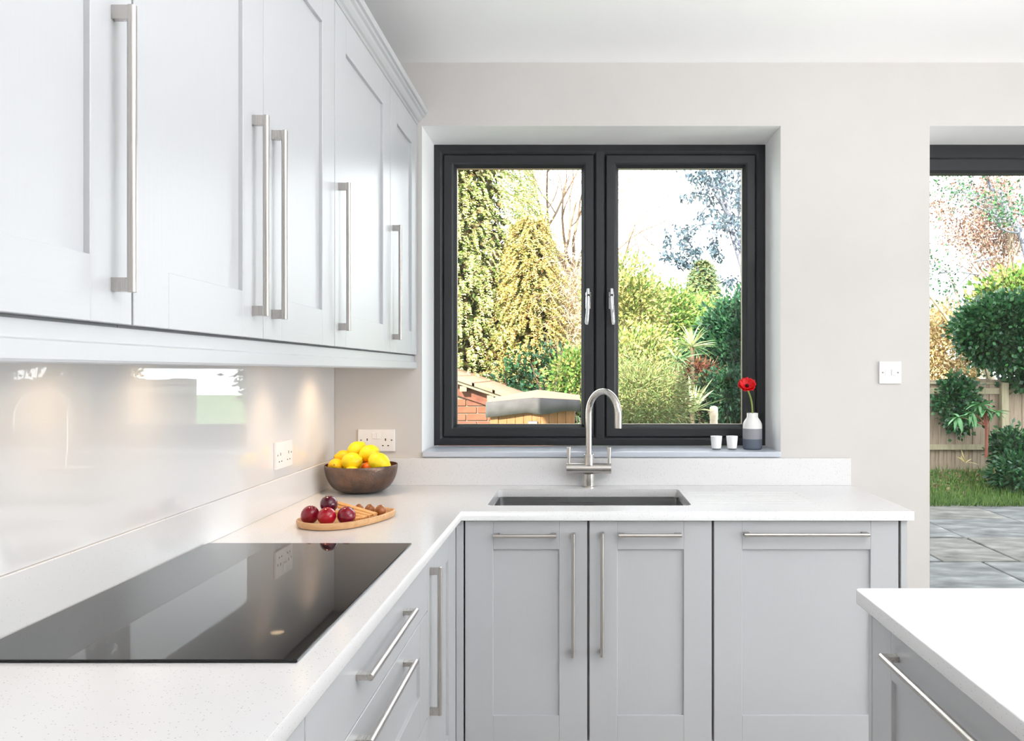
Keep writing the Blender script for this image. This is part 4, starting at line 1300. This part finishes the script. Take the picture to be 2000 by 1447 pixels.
shrub('large dark evergreen shrub at the right edge of the window', at(1440, 700, 11.5), (.52, .5, .78), 260, 60, .10, 'deepgreen', .09, .04, GS)
shrub('dark red leaved shrub low in the right pane', at(1362, 735, 11.0), (.26, .2, .16), 50, 45, .06, 'redleaf', .07, .02, GS)
shrub('shaded dark shrub behind the flax clump', at(1335, 745, 11.8), (.55, .4, .45), 150, 50, .10, 'deepgreen', .09, .04, GS)
shrub('low dark shrub beside the lawn under the evergreen', at(1425, 770, 10.6), (.40, .3, .24), 110, 50, .07, 'deepgreen', .07, .03, GS)
HG = 'trees far behind the garden'
for i, (px_, py_, Y_, rx, rz, m_, lab) in enumerate([
        (1005, 640, 24, 3.2, 2.4, 'golden', 'broad distant tree behind the tall cypress'),
        (1210, 655, 23, 1.5, 1.5, 'yellowgreen', 'distant yellowish tree behind the window bar'),
        (1420, 690, 22, 1.4, 1.2, 'fir', 'distant blue green tree behind the dark evergreen'),
        (1320, 700, 24, 1.8, 1.1, 'midgreen', 'distant green tree in the middle of the right pane')]):
    shrub(lab, at(px_, py_, Y_), (rx, 1.0, rz), 260, 55, .22, m_, .17, .08, HG, 'distant_tree')
# thin twigs above the yellow tree in the right pane
b2 = at(1195, 700, 16)
bare_tree('bare twiggy tree above the yellow leaved shrub', (b2.x, 16, G0), 'bark', 15,
          [((b2.x, 16, G0), (.02, 0, 1), 2.6, .07, 0, .3, .3), (at(1200, 620, 16), (.35, 0, 1), 1.5, .03, 3, .5, .3), (at(1196, 560, 16), (.5, 0, .9), 1.3, .025, 3, .5, .2), (at(1190, 500, 16), (.6, 0, .6), 1.3, .02, 3, .5, .1)],
          3, 'bare trees in the garden', 'hedge', .05, .03, 2)

# ---- eucalyptus like tree in the upper right of the window
Ye = 12.0
e0 = at(1464, 830, Ye)
t = plant('eucalyptus_tree', 'blue grey leaved tree leaning in at the upper right of the window', 'tree', (e0.x, Ye, float(ground_h(e0.x, Ye))))
def epath(ps): return smooth_path([tuple(at(x, y, Ye + dz_)) for x, y, dz_ in ps], 4)
limbs = [([(1466, 840, 0), (1462, 640, 0), (1456, 540, 0), (1446, 500, 0), (1430, 450, 0), (1418, 400, .1), (1408, 330, .2), (1402, 250, .2)], .085, .03),
         ([(1446, 500, 0), (1446, 420, .1), (1444, 320, .2), (1442, 230, .2)], .05, .02),
         ([(1422, 420, 0), (1400, 380, -.2), (1386, 330, -.3), (1372, 260, -.3)], .03, .012),
         ([(1430, 455, 0), (1400, 438, -.2), (1372, 437, -.3), (1352, 447, -.3), (1326, 470, -.4), (1306, 495, -.4)], .022, .006),
         ([(1430, 450, 0), (1408, 446, .1), (1398, 470, .1), (1394, 500, .1)], .014, .005),
         ([(1418, 400, .1), (1392, 396, .1), (1370, 415, .0), (1364, 425, 0)], .014, .005),
         ([(1455, 560, 0), (1440, 548, -.2), (1424, 545, -.2), (1412, 552, -.2)], .012, .005)]
sysn = []
for ps, r0, r1 in limbs:
    pp = epath(ps); sysn.append((pp, list(np.linspace(r0, r1, len(pp)))))
mk('branches', branches_mesh('branches', [([Vector(p) for p in a_], b_) for a_, b_ in sysn], 8), 'bark_grey', t)
Ps = []; Ds = []
for (x, y, rx, ry, n) in [(1304, 470, 7, 16, 70), (1300, 500, 10, 10, 60), (1335, 465, 14, 20, 150), (1325, 505, 18, 14, 120), (1355, 490, 14, 14, 120), (1342, 515, 12, 7, 50),
                          (1350, 445, 16, 10, 60), (1395, 480, 8, 22, 110), (1402, 500, 8, 8, 30), (1370, 422, 10, 7, 40), (1390, 405, 14, 16, 60), (1355, 345, 18, 10, 60), (1380, 345, 22, 18, 160),
                          (1360, 378, 14, 12, 60), (1395, 370, 24, 26, 200), (1420, 350, 26, 24, 220), (1440, 390, 14, 30, 150), (1415, 430, 22, 18, 150), (1440, 440, 12, 24, 110),
                          (1340, 385, 10, 8, 25), (1380, 300, 40, 40, 250), (1430, 280, 30, 50, 250), (1424, 548, 14, 10, 70), (1448, 560, 8, 14, 60), (1445, 600, 8, 10, 50), (1412, 440, 26, 10, 90), (1458, 470, 8, 40, 120)]:
    for _ in range(n):
        Ps.append(tuple(at(x + NR.normal() * rx * .62, y + NR.normal() * ry * .62, Ye + NR.normal() * .3))); Ds.append((NR.normal() * .6, NR.normal() * .6, -.7 + NR.normal() * .5))
foliage(t, leaf_mesh('foliage', np.array(Ps), np.array(Ds), .078 * NR.uniform(.7, 1.3, len(Ps)), .036), 'eucalyptus')

# ---- fan palm and flax clumps, blade by blade
def blade_mesh(L_, W_, droop, seg=5):
    V = []; Fq = []
    for i in range(seg + 1):
        u = i / seg; w = W_ * (math.sin(PI * (.12 + .88 * u)) ** .7 if i < seg else .02)
        x = L_ * u; z = -droop * L_ * u * u
        V += [(x, -w / 2, z + w * .25), (x, 0, z), (x, w / 2, z + w * .25)]
    for i in range(seg):
        for k in range(2): Fq.append((i * 3 + k, i * 3 + k + 1, (i + 1) * 3 + k + 1, (i + 1) * 3 + k))
    return np_mesh('blade', V, Fq, True)
def spiky(name, label, cat, base, n, L_, W_, mat, droop, lo, hi, seed, group=None, part='blade', fan=None):
    t = plant(name, label, cat, base, group)
    rg = random.Random(seed)
    ms = [blade_mesh(1, W_ / L_, d_) for d_ in (droop * .5, droop, droop * 1.5)]
    for m_ in ms: m_.materials.append(M[mat])
    for k in range(n):
        o = bpy.data.objects.new(part, rg.choice(ms)); COL.objects.link(o); o.parent = t
        l = L_ * rg.uniform(.7, 1.1); o.scale = (l, l, l)
        o.rotation_euler = (rg.gauss(0, .3), -math.radians(rg.uniform(lo, hi)), rg.uniform(0, 2 * PI) if fan is None else fan + rg.uniform(-.5, .5))
    return t
pb = at(1352, 678, 9.6)
t = spiky('fan_palm', 'spiky fan palm with arching pale blades in the right pane', 'palm', (pb.x, 9.6, pb.z), 46, .30, .022, 'flax', .25, -15, 80, 2, 'spiky garden plants')
tube('trunk', [(pb.x, 9.6, float(ground_h(pb.x, 9.6))), (pb.x, 9.6, pb.z)], [.03, .025], 'bark_dark', t, 8)
pb2 = at(1322, 705, 9.4)
t = spiky('fan_palm', 'darker drooping palm head left of the spiky fan palm', 'palm', (pb2.x, 9.4, pb2.z), 44, .30, .026, 'flax_dark', .45, -40, 55, 5, 'spiky garden plants')
tube('trunk', [(pb2.x, 9.4, float(ground_h(pb2.x, 9.4))), (pb2.x, 9.4, pb2.z)], [.03, .025], 'bark_dark', t, 8)
fb_ = at(1352, 808, 8.6)
spiky('flax_plant', 'large flax clump with long pale striped blades left of the stone post', 'flax', (fb_.x, 8.6, fb_.z), 34, .42, .030, 'flax', .22, 20, 80, 9, 'spiky garden plants')
fb2 = at(1378, 775, 10.6)
spiky('flax_plant', 'brownish grassy clump behind the pale flax', 'flax', (fb2.x, 10.6, fb2.z), 40, .36, .016, 'hedge', .3, 15, 80, 12, 'spiky garden plants')
fb3 = at(1358, 812, 10.2)
spiky('flax_plant', 'low pale blades rising at the bottom edge of the right pane', 'flax', (fb3.x, 10.2, float(ground_h(fb3.x, 10.2)) + .02), 14, .30, .014, 'flax', .25, 25, 80, 14, 'spiky garden plants')
for o_, zz in ((fb_, 8.6), (fb3, 6.6)): pass
# planter stones carrying those clumps
M['stone'] = mat_varied('pale_garden_stone', [(0.3, srgb(176, 160, 142)), (0.7, srgb(222, 206, 188))], 16, .9, bump=.5, dist=.01)
def stone(name, label, cat, c, r, h, seed):
    rg = random.Random(seed); bm = bmesh.new(); bmesh.ops.create_icosphere(bm, subdivisions=3, radius=1)
    for v in bm.verts:
        n_ = 1 + .12 * math.sin(v.co.x * 4 + seed) + .10 * math.sin(v.co.y * 5 + v.co.z * 3 + seed)
        v.co = Vector((v.co.x * r * n_, v.co.y * r * n_, v.co.z * h / 2 * n_ + h / 2))
    o = mk(name, bm_mesh(bm, name, smooth=True), 'stone'); o.location = c
    return tag(o, label, cat)
# weathered upright stone or stump beside the lawn
Yp = 8.9
sp = at(1394, 830, Yp)
gz = float(ground_h(sp.x, Yp))
prof = [(0, 0), (.085, 0), (.075, .2), (.060, .45), (.055, .60)]
ztop = at(0, 793, Yp).z - gz
post = lathe('' and [] or [(0, 0), (.11, 0), (.10, ztop * .3), (.075, ztop * .62), (.062, ztop - .19), (.066, ztop - .16), (.080, ztop - .10), (.078, ztop - .05), (.060, ztop - .012), (.03, ztop), (0, ztop + .002)], 20)
for v in post.verts:
    k = 1 + .10 * math.sin(v.co.z * 30 + math.atan2(v.co.y, v.co.x) * 2) + .06 * math.sin(v.co.z * 70)
    v.co.x *= k * .62; v.co.y *= k * .62
o = mk('stone_post', bm_mesh(post, 'stone_post', smooth=True), 'stone'); o.location = (sp.x, Yp, gz)
tag(o, 'weathered pale stone post standing at the edge of the lawn', 'post')

# ---- garden beyond the door
ivy_c = at(1968, 648, 10.35)
t = shrub('dense dark green ivy bush hanging over the fence', ivy_c, (.62, .40, .42), 330, 75, .07, 'ivy', .066, .052, None, 'ivy_bush', stem=False)
t['category'] = 'bush'
shrub('ivy growing down the front of the fence', at(1872, 790, 10.36), (.26, .05, .36), 85, 24, .05, 'ivy', .06, .048, None, 'climbing_ivy', stem=False)
shrub('second spread of ivy along the fence top', at(2060, 735, 10.38), (.6, .1, .14), 70, 26, .06, 'ivy', .07, .06, None, 'climbing_ivy', stem=False)
shrub('leafy green bush at the right foot of the fence', at(1985, 880, 9.9), (.26, .25, .22), 70, 30, .05, 'ivy', .075, .04, None, 'garden_shrub')
shrub('low leafy plants at the right edge of the grass', at(1992, 930, 9.5), (.28, .25, .22), 80, 34, .05, 'ivy', .075, .035, None, 'garden_shrub')
shrub('pale golden hedge behind the left end of the fence', at(1850, 690, 14), (.62, .4, .85), 240, 50, .10, 'hedge', .07, .045, None, 'beech_hedge')
shrub('bright green shrub crown just above the ivy', at(1990, 585, 11.6), (.55, .4, .34), 110, 44, .09, 'midgreen', .085, .05, None, 'garden_shrub')
Yt = 13.0
tb = at(1985, 760, Yt)
starts = [((tb.x, Yt, 0), (0, 0, 1), 2.6, .10, 1, .3, .3)]
rg = random.Random(33)
for k in range(16):
    starts.append((tuple(at(1965 + rg.uniform(-25, 30), 575 + rg.uniform(-10, 10), Yt)), (rg.uniform(-.85, .5), rg.gauss(0, .3), 1), rg.uniform(.7, 1.4), .022, 3, .45, .4))
bare_tree('twiggy tree with rust brown leaves above the fence', (tb.x, Yt, 0), 'bark_pale', 35, starts, 3, 'trees beyond the fence', 'rust', .05, .032, 3, 'garden_tree')
starts = [(tuple(at(2010, 620, 12.4)), (-.12, 0, 1), 1.6, .07, 1, .3, .3)]
bp = [(2020, 560, 0), (2000, 470, 0), (1975, 430, 0), (1962, 400, 0), (1958, 378, 0), (1935, 368, 0), (1930, 350, 0)]
t = bare_tree('sparse dark leaved tree leaning across the sky above the ivy', (at(2030, 700, 12.4).x, 12.4, .05), 'bark_grey', 41,
              [((at(2030, 700, 12.4).x, 12.4, .05), (.0, 0, 1), 2.4, .09, 0, .3, .3)] +
              [(tuple(at(x, y, 12.4)), d, L_, .018, 3, .5, .1) for x, y, d, L_ in ((1975, 430, (-1, 0, .25), 1.0), (1960, 395, (-1, 0, .5), .7), (1990, 455, (-1, -.1, -.1), .9), (1935, 370, (-.4, 0, 1), .6), (1985, 440, (.2, 0, 1), .9), (1945, 500, (-1, 0, -.1), .9), (1940, 540, (-1, 0, .0), .9), (1990, 400, (.3, 0, 1), .8))],
              3, 'trees beyond the fence', 'ivy', .06, .035, 2, 'garden_tree')
pp = smooth_path([tuple(at(x, y, 12.4)) for x, y, z in bp], 4)
mk('main_limb', branches_mesh('limb', [([Vector(p) for p in pp], list(np.linspace(.07, .015, len(pp))))], 7), 'bark_grey', t)

# small evergreen with whorls of big leaves, leaf by leaf
Yr = 9.7
rb_ = at(1926, 893, Yr)
t = plant('rhododendron', 'young evergreen shrub with whorls of long drooping leaves before the fence', 'shrub', tuple(rb_))
heads = [at(1925, 800, Yr), at(1898, 806, Yr), at(1872, 815, Yr), at(1943, 806, Yr), at(1912, 790, Yr)]
sysn = [(smooth_path([tuple(rb_), tuple(at(1927, 840, Yr)), tuple(heads[0])], 4), .018)]
for h in heads[1:]: sysn.append((smooth_path([tuple(at(1926, 832, Yr)), tuple((at(1926, 832, Yr) + h) / 2 + Vector((0, 0, .02))), tuple(h)], 4), .010))
mk('stems', branches_mesh('stems', [([Vector(p) for p in a_], [r_] * len(a_)) for a_, r_ in sysn], 6), plain('rhododendron_stem', srgb(120, 70, 56), .9), t)
lm = blade_mesh(.17, .045, .35); lm.materials.append(M['rhodo'])
for h in heads:
    for k in range(11):
        o = bpy.data.objects.new('leaf', lm); COL.objects.link(o); o.parent = t
        o.matrix_parent_inverse = Matrix.Translation(-Vector(t['org']))
        o.location = h; o.rotation_euler = (0, -math.radians(rs.uniform(-55, 30)), k / 11 * 2 * PI + rs.uniform(-.2, .2)); s_ = rs.uniform(.75, 1.15); o.scale = (s_,) * 3
# pale dead blades in the border
for (x, y, lab) in ((1885, 905, 'pale dead grass blades left of the young evergreen'), (1942, 925, 'pale dead grass blades right of the young evergreen')):
    b_ = at(x, y, 9.5)
    spiky('grass_clump', lab, 'grass', (b_.x, 9.5, b_.z), 9, .17, .012, 'hedge', .3, 20, 75, int(x), 'pale grass clumps')
# grass and litter
n = 16000
gxs = NR.uniform(3.4, 7.6, n); gys = 8.80 + NR.random(n) ** 1.3 * 1.5
keep = NR.random(n) < np.clip(1.25 - (gys - 8.8) * .62, .15, 1)
gxs, gys = gxs[keep], gys[keep]
P = np.stack([gxs, gys, ground_h(gxs, gys)], 1)
o = mk('grass', leaf_mesh('grass', P, np.array([0, 0, 1.0]) + NR.normal(size=P.shape) * .35, NR.uniform(.05, .14, len(P)), .010), 'grass')
tag(o, 'short green grass between the patio and the fence', 'grass', kind='stuff')
n = 2500
P = np.stack([NR.uniform(3.6, 7.4, n), NR.uniform(9.2, 10.4, n), np.zeros(n)], 1); P[:, 2] = ground_h(P[:, 0], P[:, 1]) + .012
D = NR.normal(size=P.shape); D[:, 2] *= .25
o = mk('leaf_litter', leaf_mesh('litter', P, D, .06, .035, flat=(0, 0, 1)), 'rust')
tag(o, 'brown fallen leaves scattered at the foot of the fence', 'leaves', kind='stuff')
n = 3000
lx, ly = NR.uniform(1.2, 2.9, n * 3), NR.uniform(10.8, 14.5, n * 3)
P = np.stack([lx, ly, ground_h(lx, ly)], 1)
o = mk('grass', leaf_mesh('grass', P, np.array([0, 0, 1.0]) + NR.normal(size=P.shape) * .35, NR.uniform(.04, .09, len(P)), .010), 'grass')
tag(o, 'patch of green lawn beside the stone post', 'grass', kind='stuff')
